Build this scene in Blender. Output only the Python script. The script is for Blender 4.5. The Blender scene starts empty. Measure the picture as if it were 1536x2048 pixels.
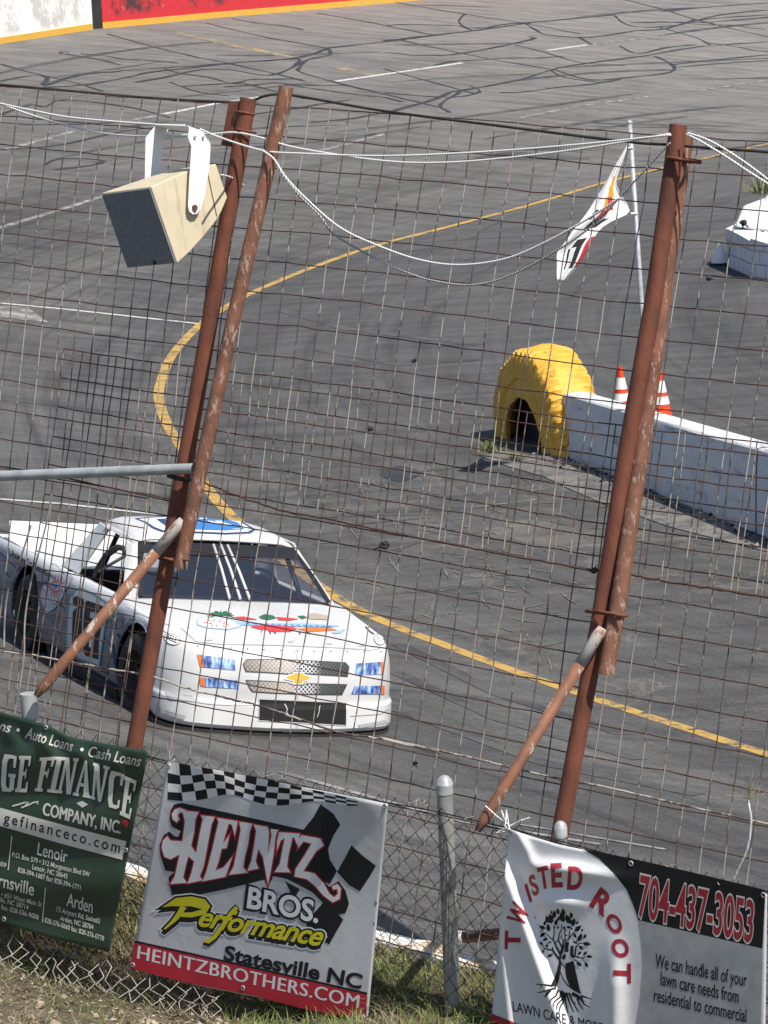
import bpy, bmesh, math, random
import numpy as np
from mathutils import Vector, Matrix
from mathutils.bvhtree import BVHTree
random.seed(7); rng = np.random.default_rng(7)
S = bpy.context.scene
COL = S.collection
# ------------------------------------------------------------------ camera, world, sun, exposure
FPX, CX, CY = 6827.0, 768.0, 1024.0          # focal length and centre, in pixels of a 1536x2048 frame
PITCH, ROLL, HC = math.radians(10.15), math.radians(3.5), 6.8
Fv = np.array([0, math.cos(PITCH), -math.sin(PITCH)])
U0 = np.array([0, math.sin(PITCH), math.cos(PITCH)]); R0 = np.array([1., 0, 0])
Rv = math.cos(ROLL)*R0 - math.sin(ROLL)*U0; Uv = math.cos(ROLL)*U0 + math.sin(ROLL)*R0
CAM = np.array([0, 0, HC])
cd = bpy.data.cameras.new('camera'); cam = bpy.data.objects.new('camera', cd); COL.objects.link(cam)
cd.sensor_fit = 'VERTICAL'; cd.sensor_height = 36.0; cd.lens = 36.0*FPX/2048; cd.clip_end = 3000; cd.clip_start = .5
cam.matrix_world = Matrix(((Rv[0], Uv[0], -Fv[0], 0), (Rv[1], Uv[1], -Fv[1], 0), (Rv[2], Uv[2], -Fv[2], HC), (0, 0, 0, 1)))
S.camera = cam
SUN_EL, SUN_AZ = math.radians(55), math.radians(138)      # azimuth from +Y towards +X
W = bpy.data.worlds.new('World'); S.world = W; W.use_nodes = True
nt = W.node_tree; sky = nt.nodes.new('ShaderNodeTexSky'); sky.sky_type = 'NISHITA'; sky.sun_disc = False
sky.sun_elevation = SUN_EL; sky.sun_rotation = SUN_AZ
bg = nt.nodes['Background']; bg.inputs['Strength'].default_value = .085
nt.links.new(sky.outputs['Color'], bg.inputs['Color'])
sd = bpy.data.lights.new('sun', 'SUN'); sd.energy = 4.3; sd.angle = math.radians(.5); sd.color = (1, .95, .87)
sun = bpy.data.objects.new('sun', sd); COL.objects.link(sun)
sdir = Vector((math.sin(SUN_AZ)*math.cos(SUN_EL), math.cos(SUN_AZ)*math.cos(SUN_EL), math.sin(SUN_EL)))
sun.rotation_euler = sdir.to_track_quat('Z', 'Y').to_euler(); sun.location = (30, 30, 40)
S.view_settings.view_transform = 'Standard'; S.view_settings.look = 'None'
S.view_settings.exposure = .45; S.view_settings.gamma = 1
S.cycles.use_denoising = True
S.cycles.max_bounces = 6

# ------------------------------------------------------------------ projection helpers
def ray(x, y):
    d = Fv + Rv*(x-CX)/FPX + Uv*(CY-y)/FPX
    return d/np.linalg.norm(d)
def on_plane(x, y, P, n):
    d = ray(x, y); return CAM + d*(np.dot(n, P-CAM)/np.dot(n, d))
def z0(x, y, z=0.): return on_plane(x, y, np.array([0, 0, z]), np.array([0, 0, 1.]))
def at_depth(x, y, dep):
    d = ray(x, y); return CAM + d*(dep/np.dot(d, Fv))
def nrm(v): v = np.asarray(v, float); return v/np.linalg.norm(v)
def pxm(P): return FPX/np.dot(np.asarray(P)-CAM, Fv)     # pixels per metre at a point

# ------------------------------------------------------------------ mesh helpers
class MB:
    def __init__(s): s.v = []; s.f = []; s.m = []
    def add(s, vs, fs, mi=0):
        o = len(s.v); s.v += [tuple(map(float, v)) for v in vs]
        for f in fs: s.f.append(tuple(i+o for i in f)); s.m.append(mi)
        return s
    def quad(s, a, b, c, d, mi=0): return s.add([a, b, c, d], [(0, 1, 2, 3)], mi)
    def box(s, x0, x1, y0, y1, z0_, z1, mi=0):
        v = [(x, y, z) for z in (z0_, z1) for y in (y0, y1) for x in (x0, x1)]
        return s.add(v, [(0, 2, 3, 1), (4, 5, 7, 6), (0, 1, 5, 4), (2, 6, 7, 3), (0, 4, 6, 2), (1, 3, 7, 5)], mi)
    def tube(s, pts, r, n=6, mi=0, cap=True):
        pts = [np.asarray(p, float) for p in pts]; k = len(pts)
        rs = r if isinstance(r, (list, tuple)) else [r]*k
        t = nrm(pts[1]-pts[0]); a = nrm(np.cross(t, [0.3, .2, 1] if abs(t[2]) < .9 else [1, .1, 0]))
        vs = []
        for i, p in enumerate(pts):
            t = nrm(pts[min(i+1, k-1)]-pts[max(i-1, 0)])
            a = nrm(a - t*np.dot(a, t)); b = np.cross(t, a)
            for j in range(n):
                q = 2*math.pi*j/n; vs.append(p + rs[i]*(a*math.cos(q)+b*math.sin(q)))
        fs = [(i*n+j, i*n+(j+1) % n, (i+1)*n+(j+1) % n, (i+1)*n+j) for i in range(k-1) for j in range(n)]
        if cap: fs += [tuple(range(n))[::-1], tuple((k-1)*n+j for j in range(n))]
        return s.add(vs, fs, mi)
    def grid(s, P, mi=0, wrap=False, flip=False):
        P = [[np.asarray(q) for q in row] for row in P]; r, c = len(P), len(P[0])
        fs = []
        for i in range(r-1):
            for j in range(c if wrap else c-1):
                f = (i*c+j, i*c+(j+1) % c, (i+1)*c+(j+1) % c, (i+1)*c+j)
                fs.append(f[::-1] if flip else f)
        return s.add([q for row in P for q in row], fs, mi)
    def prism(s, poly, vec, mi=0):
        n = len(poly); poly = [np.asarray(p, float) for p in poly]; vec = np.asarray(vec, float)
        return s.add(poly+[p+vec for p in poly], [tuple(range(n))[::-1], tuple(range(n, 2*n))] + [(i, (i+1) % n, n+(i+1) % n, n+i) for i in range(n)], mi)
    def sphere(s, c, r, n=10, m=6, mi=0, half=False, sc=(1, 1, 1)):
        P = []
        for i in range(m+1):
            th = (math.pi/2 if half else math.pi)*i/m
            P.append([np.asarray(c)+r*np.array([math.sin(th)*math.cos(2*math.pi*j/n)*sc[0], math.sin(th)*math.sin(2*math.pi*j/n)*sc[1], math.cos(th)*sc[2]]) for j in range(n)])
        return s.grid(P, mi, wrap=True)
    def build(s, name, mats, parent=None, smooth=False, bevel=0, fixn=True):
        me = bpy.data.meshes.new(name); me.from_pydata(s.v, [], s.f)
        for m in (mats if isinstance(mats, (list, tuple)) else [mats]): me.materials.append(m)
        me.polygons.foreach_set('material_index', s.m)
        if fixn:
            bm = bmesh.new(); bm.from_mesh(me); bmesh.ops.recalc_face_normals(bm, faces=bm.faces); bm.to_mesh(me); bm.free()
        if smooth: me.polygons.foreach_set('use_smooth', [True]*len(me.polygons))
        o = bpy.data.objects.new(name, me); COL.objects.link(o)
        if parent is not None: o.parent = parent
        if bevel:
            b = o.modifiers.new('bevel', 'BEVEL'); b.width = bevel; b.segments = 2; b.limit_method = 'ANGLE'
        if smooth == 'auto':
            try: me.set_sharp_from_angle(angle=math.radians(35))
            except Exception: pass
        return o
def tag(o, label=None, cat=None, group=None, kind=None):
    if label: o['label'] = label
    if cat: o['category'] = cat
    if group: o['group'] = group
    if kind: o['kind'] = kind
    return o
def empty(name, loc=(0, 0, 0), M=None):
    o = bpy.data.objects.new(name, None); COL.objects.link(o); o.empty_display_size = .2
    if M is not None: o.matrix_world = M
    else: o.location = tuple(map(float, loc))
    return o
class Rel(MB):
    """mesh builder that takes world points and stores them relative to a base point"""
    def __init__(s, base): super().__init__(); s.base = np.asarray(base, float)
    def build(s, *a, **k):
        s.v = [tuple(np.asarray(v)-s.base) for v in s.v]; return super().build(*a, **k)

# ------------------------------------------------------------------ materials
def new_mat(name):
    m = bpy.data.materials.new(name); m.use_nodes = True
    return m, m.node_tree, m.node_tree.nodes['Principled BSDF']
def N(t, typ, **k):
    n = t.nodes.new(typ)
    for a, b in k.items():
        if a in n.inputs: n.inputs[a].default_value = b
        else: setattr(n, a, b)
    return n
def ramp(t, src, stops):
    r = t.nodes.new('ShaderNodeValToRGB'); e = r.color_ramp.elements
    while len(e) < len(stops): e.new(.5)
    for el, (p, c) in zip(e, stops):
        el.position = p; el.color = (*c, 1) if len(c) == 3 else c
    t.links.new(src, r.inputs[0]); return r
def coords(t, kind='Object', scale=(1, 1, 1)):
    tc = t.nodes.new('ShaderNodeTexCoord'); mp = t.nodes.new('ShaderNodeMapping'); mp.inputs['Scale'].default_value = scale
    t.links.new(tc.outputs[kind], mp.inputs[0]); return mp.outputs[0]
def noise(t, vec, scale, detail=5, rough=.6):
    n = N(t, 'ShaderNodeTexNoise', Scale=scale, Detail=detail, Roughness=rough)
    t.links.new(vec, n.inputs['Vector']); return n.outputs['Fac']
def mix(t, fac, a, b, typ='MIX'):
    n = t.nodes.new('ShaderNodeMix'); n.data_type = 'RGBA'; n.blend_type = typ
    for sock, v in ((n.inputs['Factor'], fac), (n.inputs['A'], a), (n.inputs['B'], b)):
        if isinstance(v, (int, float)): sock.default_value = v
        elif isinstance(v, tuple): sock.default_value = (*v, 1)
        else: t.links.new(v, sock)
    return n.outputs['Result']
def bump(t, b, h, strength=.3, dist=.01):
    n = N(t, 'ShaderNodeBump', Strength=strength, Distance=dist); t.links.new(h, n.inputs['Height']); t.links.new(n.outputs[0], b.inputs['Normal'])
def pm(name, c1, c2=None, scale=6, rough=.6, metal=0, lo=.4, hi=.62, bmp=.15, bscale=None, sc=(1, 1, 1), detail=6, spec=.4, dist=.01):
    m, t, b = new_mat(name); b.inputs['Roughness'].default_value = rough; b.inputs['Metallic'].default_value = metal
    b.inputs['Specular IOR Level'].default_value = spec
    v = coords(t, 'Object', sc)
    if c2 is None: c2 = tuple(x*.82 for x in c1)
    f = noise(t, v, scale, detail); r = ramp(t, f, [(lo, c1), (hi, c2)]); t.links.new(r.outputs[0], b.inputs['Base Color'])
    if bmp: bump(t, b, noise(t, v, bscale or scale*6, 3), bmp, dist)
    return m
M = {}
M['rust'] = pm('rust_steel', (.20, .066, .036), (.105, .038, .026), 10, .72, .1, .36, .66, .35, 90, sc=(1, 1, .35))
# weathered pipe: rust with pale flaking paint
def flaky(name, base, base2, flake, thr, sc=14, asc=(1, 1, 1)):
    m, t, b = new_mat(name); v = coords(t, 'Object', asc); vi_ = coords(t)
    c = ramp(t, noise(t, vi_, 7), [(.35, base), (.65, base2)]).outputs[0]
    k = ramp(t, noise(t, v, sc, 10, .74), [(thr, (0, 0, 0)), (thr+.045, (1, 1, 1))]).outputs[0]
    t.links.new(mix(t, k, c, flake), b.inputs['Base Color']); b.inputs['Roughness'].default_value = .68
    bump(t, b, noise(t, vi_, 80, 4), .3, .004); return m
M['rustflake'] = flaky('rust_with_flaking_paint', (.24, .10, .058), (.14, .06, .038), (.36, .25, .20), .55, 34, (1, 1, .35))
M['rustpale'] = flaky('pale_rust_pipe', (.25, .10, .05), (.14, .065, .042), (.40, .35, .30), .56, 14, (1, 1, .4))
M['galv'] = pm('galvanised_steel', (.46, .48, .485), (.35, .365, .37), 12, .5, .25, .4, .6, .08, 60)
M['greypost'] = pm('grey_painted_post', (.33, .335, .32), (.25, .25, .235), 7, .42, .25, .4, .65, .1, 50)
M['wire_old_lit'] = flaky('weathered_wire_lit_streaks', (.07, .048, .04), (.13, .092, .075), (.42, .37, .32), .49, 3.0)  # pale streaks paint sunlit stretches into the weathered wire colour
M['wire_dark'] = pm('rusted_mesh_wire', (.062, .030, .022), (.10, .05, .036), 12, .8, .1)
M['wire_mid'] = flaky('brown_wire_lit_streaks', (.075, .05, .04), (.13, .095, .075), (.36, .30, .24), .50, 3)  # tan streaks paint lit stretches into the brown wire colour
M['wire_black'] = pm('dark_cable', (.022, .02, .02), (.04, .035, .032), 8, .7)
M['chain'] = pm('chain_link_wire', (.055, .052, .048), (.03, .028, .026), 9, .6, .2)
M['chain_pale'] = pm('bare_chain_link_wire', (.42, .40, .36), (.25, .23, .20), 9, .5, .4)
M['whitepaint'] = pm('white_painted_concrete', (.78, .79, .80), (.66, .67, .69), 3, .8, 0, .42, .7, .25, 40)
M['concrete'] = pm('pale_concrete', (.50, .46, .39), (.33, .29, .235), 5, .9, 0, .4, .62, .4, 40)
M['black'] = pm('matt_black', (.016, .016, .018), (.024, .024, .027), 6, .6)
M['rubber'] = pm('tyre_rubber', (.02, .02, .021), (.038, .037, .036), 7, .85)

# asphalt of the track, streaked along the racing line (uv = metres along and across the inner line)
m, t, b = new_mat('track_asphalt'); M['asphalt'] = m
uv = t.nodes.new('ShaderNodeUVMap'); uv.uv_map = 'track'
def uvs(sx, sy):
    mp = t.nodes.new('ShaderNodeMapping'); mp.inputs['Scale'].default_value = (sx, sy, 1); t.links.new(uv.outputs[0], mp.inputs[0]); return mp.outputs[0]
ob = coords(t)
sep = t.nodes.new('ShaderNodeSeparateXYZ'); t.links.new(uv.outputs[0], sep.inputs[0])
base = ramp(t, noise(t, ob, .55, 6), [(.3, (.072, .070, .069)), (.7, (.100, .097, .095))]).outputs[0]
band = ramp(t, noise(t, uvs(.03, .55), 1, 4), [(.32, (.62, .62, .63)), (.5, (1.0, 1.0, 1.0)), (.7, (1.25, 1.23, 1.2))]).outputs[0]
c = mix(t, .8, base, band, 'MULTIPLY')
stk = ramp(t, noise(t, uvs(.07, 4.5), 1, 5, .7), [(.28, (.42, .42, .43)), (.42, (.86, .86, .86)), (.52, (1.02, 1.02, 1.02)), (.72, (1.28, 1.27, 1.25))]).outputs[0]
c = mix(t, .9, c, stk, 'MULTIPLY')
# old lighter surface on the far bank, fresh dark sealer on the low side of the line
osp = t.nodes.new('ShaderNodeSeparateXYZ'); t.links.new(ob, osp.inputs[0])
far = t.nodes.new('ShaderNodeMapRange'); far.inputs['From Min'].default_value = 66; far.inputs['From Max'].default_value = 112
t.links.new(osp.outputs['Y'], far.inputs['Value'])
c = mix(t, far.outputs[0], c, mix(t, .62, c, (.255, .237, .22)))
inn = t.nodes.new('ShaderNodeMapRange'); inn.inputs['From Min'].default_value = .1; inn.inputs['From Max'].default_value = -.4
t.links.new(sep.outputs['Y'], inn.inputs['Value'])
# pale dusty scratches and cracks in the pit entry, near the camera only
scr = N(t, 'ShaderNodeTexVoronoi', Scale=1.35, feature='DISTANCE_TO_EDGE')
wv = t.nodes.new('ShaderNodeVectorMath'); wv.operation = 'MULTIPLY_ADD'; wn = N(t, 'ShaderNodeTexNoise', Scale=.9, Detail=4)
t.links.new(ob, wn.inputs['Vector']); t.links.new(wn.outputs['Color'], wv.inputs[0]); wv.inputs[1].default_value = (1.6, 1.6, 0); 
mp2 = t.nodes.new('ShaderNodeMapping'); mp2.inputs['Scale'].default_value = (1.0, .42, 1); t.links.new(ob, mp2.inputs[0]); t.links.new(mp2.outputs[0], wv.inputs[2])
t.links.new(wv.outputs[0], scr.inputs['Vector'])
crk = ramp(t, scr.outputs['Distance'], [(.008, (1, 1, 1)), (.028, (0, 0, 0))]).outputs[0]
pat = ramp(t, noise(t, ob, .55, 4), [(.42, (0, 0, 0)), (.55, (1, 1, 1))]).outputs[0]
near = t.nodes.new('ShaderNodeMapRange'); near.inputs['From Min'].default_value = 44; near.inputs['From Max'].default_value = 37
t.links.new(osp.outputs['Y'], near.inputs['Value'])
d1 = mix(t, 1, crk, pat, 'MULTIPLY'); d1 = mix(t, 1, d1, near.outputs[0], 'MULTIPLY'); d1 = mix(t, 1, d1, inn.outputs[0], 'MULTIPLY')
dust = ramp(t, noise(t, uvs(.25, 1.1), 1.2, 7, .75), [(.55, (0, 0, 0)), (.72, (.5, .5, .5))]).outputs[0]
d2 = mix(t, 1, dust, near.outputs[0], 'MULTIPLY'); d2 = mix(t, 1, d2, inn.outputs[0], 'MULTIPLY')
c = mix(t, mix(t, .35, (0, 0, 0), inn.outputs[0]), c, (.056, .056, .057))
c = mix(t, mix(t, .25, (0, 0, 0), d1), c, (.26, .23, .18)); c = mix(t, mix(t, .5, (0, 0, 0), d2), c, (.22, .19, .155))
w1 = ramp(t, noise(t, coords(t, 'Object', (.55, 1.5, 1)), 1.1, 9, .72), [(.30, (.58, .58, .59)), (.5, (1, 1, 1)), (.70, (1.34, 1.32, 1.29))]).outputs[0]
c = mix(t, .8, c, w1, 'MULTIPLY')
w2 = ramp(t, noise(t, coords(t, 'Object', (.18, 2.6, 1)), 1.0, 6, .7), [(.36, (.62, .62, .63)), (.47, (1, 1, 1)), (.62, (1.08, 1.08, 1.06))]).outputs[0]
c = mix(t, .75, c, w2, 'MULTIPLY')
agg = noise(t, ob, 30, 3, .85)
c = mix(t, .55, c, ramp(t, agg, [(.3, (.45, .45, .45)), (.5, (1, 1, 1)), (.68, (1.9, 1.87, 1.83))]).outputs[0], 'MULTIPLY')
t.links.new(c, b.inputs['Base Color']); b.inputs['Roughness'].default_value = .82; b.inputs['Specular IOR Level'].default_value = .35
bump(t, b, agg, .35, .02)

def paint(name, col, wear=.5, col2=(.10, .096, .09), scale=5):
    m, t, b = new_mat(name); v = coords(t)
    k = ramp(t, noise(t, v, scale, 8, .75), [(wear-.05, (0, 0, 0)), (wear+.06, (1, 1, 1))]).outputs[0]
    cc = mix(t, noise(t, v, 2.0, 4), col, tuple(x*.82 for x in col))
    t.links.new(mix(t, k, cc, col2), b.inputs['Base Color']); b.inputs['Roughness'].default_value = .8
    return m
M['yline'] = paint('yellow_line_paint', (.50, .31, .075), .54, (.13, .11, .075), 4)
M['yfaded'] = paint('faded_yellow_paint', (.40, .29, .13), .47, (.16, .14, .12), 3)
M['wline'] = paint('white_line_paint', (.56, .55, .53), .56, (.14, .135, .13), 5)
M['wfaint'] = paint('worn_white_paint', (.34, .33, .32), .47, (.13, .125, .12), 3)
M['tar'] = pm('tar_crack_sealer', (.030, .030, .032), (.046, .045, .045), 2, .6, 0, .4, .6, 0)
M['skid'] = paint('tyre_rubber_marks', (.046, .045, .046), .48, (.085, .082, .079), .9)

# ------------------------------------------------------------------ ground shape: flat pit area, banked outside the yellow line
H0 = HC
YL = [(1536, 1510), (1180, 1395), (900, 1295), (680, 1200), (460, 1030), (370, 905), (335, 850), (318, 800), (322, 765), (345, 710), (400, 650), (460, 610), (500, 588), (600, 545), (740, 495), (900, 453), (1060, 410), (1200, 368), (1330, 335), (1430, 312)]
yl = np.array([z0(x, y)[:2] for x, y in YL])
def smooth_poly(p, n=6):
    out = []
    for i in range(len(p)-1):
        a, b_, c_, d_ = p[max(i-1, 0)], p[i], p[i+1], p[min(i+2, len(p)-1)]
        for k in range(n):
            q = k/n; out.append(.5*((2*b_)+(-a+c_)*q+(2*a-5*b_+4*c_-d_)*q*q+(-a+3*b_-3*c_+d_)*q**3))
    out.append(p[-1]); return np.array(out)
yls = smooth_poly(yl, 4)
line = np.vstack([[yls[0]+nrm(yls[0]-yls[4])*40], yls, [yls[-1]+nrm(yls[-1]-yls[-9])*400]])
segA, segB = line[:-1], line[1:]; segD = segB-segA; segL = np.linalg.norm(segD, axis=1); segS = np.concatenate([[0], np.cumsum(segL)])
BANK = .169
def sd_line(P):
    P = np.atleast_2d(P)[:, :2]; best = np.full(len(P), 1e18); sg = np.zeros(len(P)); ss = np.zeros(len(P))
    for i in range(len(segA)):
        w = P-segA[i]; tt = np.clip(w@segD[i]/segL[i]**2, 0, 1); q = w-tt[:, None]*segD[i]; d = np.hypot(q[:, 0], q[:, 1])
        cr = segD[i][0]*w[:, 1]-segD[i][1]*w[:, 0]; k = d < best-1e-9
        best[k] = d[k]; sg[k] = np.sign(cr[k]); ss[k] = segS[i]+tt[k]*segL[i]
    return best*sg, ss
def hgt(P):
    d, _ = sd_line(P); return BANK*.5*(d+np.sqrt(d*d+.06))*(1/(1+np.maximum(d-60, 0)*.02))
TRK = None
def ground(x, y, up=0.):
    d = ray(x, y)
    if TRK is not None:
        h = TRK.ray_cast(Vector(CAM), Vector(d))
        if h[0] is not None: q = np.array(h[0]); q[2] += up; return q
    t_ = np.concatenate([np.linspace(12, 60, 600), np.linspace(60.2, 320, 900)])
    P = CAM+d*t_[:, None]; g = P[:, 2]-hgt(P)
    i = np.argmax(g < 0) if (g < 0).any() else len(t_)-1
    a, b_ = t_[max(i-1, 0)], t_[i]
    for _ in range(18):
        mth = .5*(a+b_); q = CAM+d*mth
        if q[2]-hgt(q)[0] < 0: b_ = mth
        else: a = mth
    q = CAM+d*a; q[2] = hgt(q)[0]+up; return q
def gnormal(p):
    e = .15; h = [tz_((p[0]+e, p[1])), tz_((p[0]-e, p[1])), tz_((p[0], p[1]+e)), tz_((p[0], p[1]-e))]
    return nrm([-(h[0]-h[1])/(2*e), -(h[2]-h[3])/(2*e), 1])
# kerb between the track and the verge, and the two fence planes that follow it
KA, KB = ground(265, 1775), ground(979, 1965)
kd = nrm(KB-KA); kflat = nrm([kd[0], kd[1], 0]); nc = np.array([kflat[1], -kflat[0], 0])     # nc: horizontal, towards the camera
if nc[1] > 0: nc = -nc
# track sheet
ys = np.concatenate([np.linspace(10, 60, 150), 60*np.exp(np.linspace(.012, 2.0, 150))])
us = np.linspace(-1, 1, 121); us = np.sign(us)*np.abs(us)**1.25
P = np.array([[(u*(.5*y+14), y) for u in us] for y in ys]); sh = P.shape[:2]; Pf = P.reshape(-1, 2)
dd, ssv = sd_line(Pf); zz = hgt(Pf)
beyond = (Pf-KA[:2])@nc[:2]-.12; zz = zz-np.clip(beyond, 0, 1.2)*2.6
g = MB(); g.grid(np.concatenate([Pf, zz[:, None]], 1).reshape(sh[0], sh[1], 3))
trk = g.build('track_ground', M['asphalt'], smooth=True, fixn=False); tag(trk, kind='structure')
ul = trk.data.uv_layers.new(name='track'); TRK = BVHTree.FromPolygons([Vector(v_) for v_ in g.v], g.f)
def tz_(p):
    h = TRK.ray_cast(Vector((p[0], p[1], 90)), Vector((0, 0, -1))); return h[0].z if h[0] is not None else hgt(p)[0]
vi = np.zeros(len(trk.data.loops), int); trk.data.loops.foreach_get('vertex_index', vi)
ul.data.foreach_set('uv', np.stack([ssv[vi], dd[vi]], 1).ravel().astype(np.float32))

def strip(mb, pts, w, up=.006, px=True, sub=8, taper=False):
    """a painted band lying on the ground along pixel points, w in metres (number or list)"""
    if px:
        pts = [np.array(p, float) for p in pts]; q = []
        ws = w if isinstance(w, (list, tuple)) else [w]*len(pts); wq = []
        for i in range(len(pts)-1):
            n = max(1, int(np.hypot(*(pts[i+1]-pts[i]))/sub))
            for k in range(n): q.append(pts[i]+(pts[i+1]-pts[i])*k/n); wq.append(ws[i]+(ws[i+1]-ws[i])*k/n)
        q.append(pts[-1]); wq.append(ws[-1]); G = [ground(*a) for a in q]
    L = []; R_ = []
    for i, p in enumerate(G):
        tn = nrm(G[min(i+1, len(G)-1)]-G[max(i-1, 0)]); n = gnormal(p); s_ = nrm(np.cross(tn, n))*wq[i]/2
        for arr, sg in ((L, 1), (R_, -1)):
            e = p+s_*sg; e[2] = tz_(e)+up; arr.append(e)
    mb.grid([L, R_])
# yellow line
g = MB(); ysm = smooth_poly(np.array(YL, float), 5); strip(g, [(1760, 1582)]+[tuple(p) for p in ysm]+[(1560, 282)], .15, .005, sub=14)
tag(g.build('yellow_track_line', M['yline']), kind='structure')
# white lines and faded dashes
g = MB()
for pl, w in [([(-60, 601), (140, 620), (250, 632), (397, 648)], .14), ([(-40, 996), (120, 1008), (335, 1032)], .10), ([(672, 163), (925, 126)], .16), ([(1095, 101), (1175, 90)], .15), ([(330, 228), (430, 208), (522, 194)], .14)]: strip(g, pl, w, .007)
tag(g.build('white_track_lines', M['wline']), kind='structure')
g = MB()
for pl, w in [([(1038, 236), (1165, 211), (1300, 193)], .13), ([(1405, 180), (1540, 160)], .12), ([(-20, 462), (120, 420), (222, 388)], .14), ([(10, 300), (160, 260)], .16), ([(268, 240), (330, 228)], .14), ([(640, 302), (770, 268)], .13), ([(1180, 90), (1330, 72)], .14), ([(740, 152), (672, 163)], .15), ([(930, 1018), (1070, 1000)], .05), ([(560, 1545), (760, 1600), (930, 1645), (1200, 1690)], .07), ([(1040, 1650), (1330, 1700)], .05)]: strip(g, pl, w, .006)
for q in [[(0, 612), (55, 615), (97, 645), (40, 640), (0, 634)]]:
    g.add([ground(*p, .006) for p in q], [tuple(range(len(q)))])
tag(g.build('worn_white_marks', M['wfaint']), kind='structure')
g = MB()
for pl, w in [([(352, 66), (440, 84), (590, 117)], [.55, .5, .45]), ([(675, 135), (748, 150)], .5)]: strip(g, pl, w, .006)
tag(g.build('faded_yellow_dashes', M['yfaded']), kind='structure')
# sealed cracks on the far bank
CR = [[(0, 128), (60, 145), (150, 166), (205, 183)], [(215, 68), (330, 100), (470, 130), (560, 150), (610, 163)], [(410, 46), (520, 72), (650, 96)], [(0, 163), (60, 152), (95, 156), (88, 172), (160, 150), (300, 138), (470, 126), (600, 115), (660, 95)],
 [(90, 175), (170, 170), (255, 155), (300, 145), (420, 132), (520, 122), (600, 118)], [(270, 165), (330, 155), (400, 140), (460, 140), (520, 150), (555, 148), (590, 132), (600, 120)], [(340, 165), (400, 185), (460, 192)], [(655, 96), (660, 110), (615, 120), (600, 135), (610, 148), (760, 187), (880, 215)],
 [(660, 96), (768, 84), (880, 70), (960, 60)], [(768, 0), (830, 12), (920, 27), (1050, 47), (1160, 68)], [(930, 28), (918, 42), (930, 55), (956, 62), (1000, 50), (1100, 42), (1230, 30)], [(768, 82), (890, 68), (960, 60), (1060, 46)], [(1050, 47), (1075, 62), (1095, 70), (1180, 75), (1270, 62), (1330, 58), (1400, 40), (1536, 30)],
 [(1230, 32), (1250, 48), (1290, 55), (1360, 50), (1390, 38)], [(1250, 0), (1330, 20), (1400, 42), (1536, 74)], [(1320, 24), (1420, 14), (1536, 6)], [(1320, 55), (1390, 75), (1420, 90)], [(768, 105), (900, 110), (1060, 80), (1056, 74)], [(800, 80), (880, 98), (1000, 122), (1100, 138)], [(1030, 90), (1090, 105), (1160, 125), (1250, 132)],
 [(900, 185), (960, 175), (1040, 160), (1110, 138), (1180, 126), (1290, 112), (1390, 95), (1536, 84)], [(940, 172), (960, 184), (900, 195), (768, 186)], [(768, 138), (840, 158), (950, 188)], [(1160, 76), (1185, 90)], [(1240, 92), (1275, 108), (1330, 96), (1390, 90)], [(1310, 113), (1345, 130), (1340, 145), (1260, 155), (1180, 160), (1110, 140)], [(1380, 45), (1440, 30), (1536, 20)],
 [(920, 185), (880, 210), (900, 225)], [(1100, 140), (1130, 155), (1200, 165)], [(1340, 130), (1450, 118), (1536, 110)], [(0, 230), (60, 210), (90, 214), (130, 200), (260, 215), (340, 236)], [(0, 300), (120, 290), (250, 262), (330, 255)], [(90, 330), (120, 318), (200, 320), (190, 330), (110, 340)], [(0, 245), (90, 250), (250, 245)], [(470, 232), (560, 222), (700, 200)], [(620, 245), (720, 235), (850, 205), (900, 185)], [(130, 108), (200, 120), (240, 130)], [(124, 108), (122, 104), (140, 105)]]
for k in range(14):
    x, y = random.uniform(-60, 1560), random.uniform(0, 250); a = random.choice([.22, .28, -.10, -.14, .05]); pl = [(x, y)]
    for _ in range(random.randint(3, 7)):
        a2 = a+random.gauss(0, .10); x += random.uniform(25, 60); y += math.tan(a2)*42*.8; pl.append((x, y))
    pl = [p for p in pl if p[1] > 70-p[0]*.075]
    if len(pl) > 2: CR.append(pl)
g = MB()
for pl in CR:
    pp = []; pl = [tuple(q) for q in smooth_poly(np.array(pl, float), 3)] if len(pl) > 2 else pl
    for i in range(len(pl)-1):
        a, b_ = np.array(pl[i], float), np.array(pl[i+1], float); n = max(1, int(np.hypot(*(b_-a))/22))
        for k in range(n): pp.append(a+(b_-a)*k/n+rng.normal(0, .9, 2)*(k > 0))
    pp.append(np.array(pl[-1], float)); strip(g, pp, [float(rng.uniform(.04, .16)) for _ in pp], .008 + rng.uniform(0, .003), sub=9)
tag(g.build('sealed_track_cracks', M['tar'], smooth=False), kind='structure')
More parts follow.
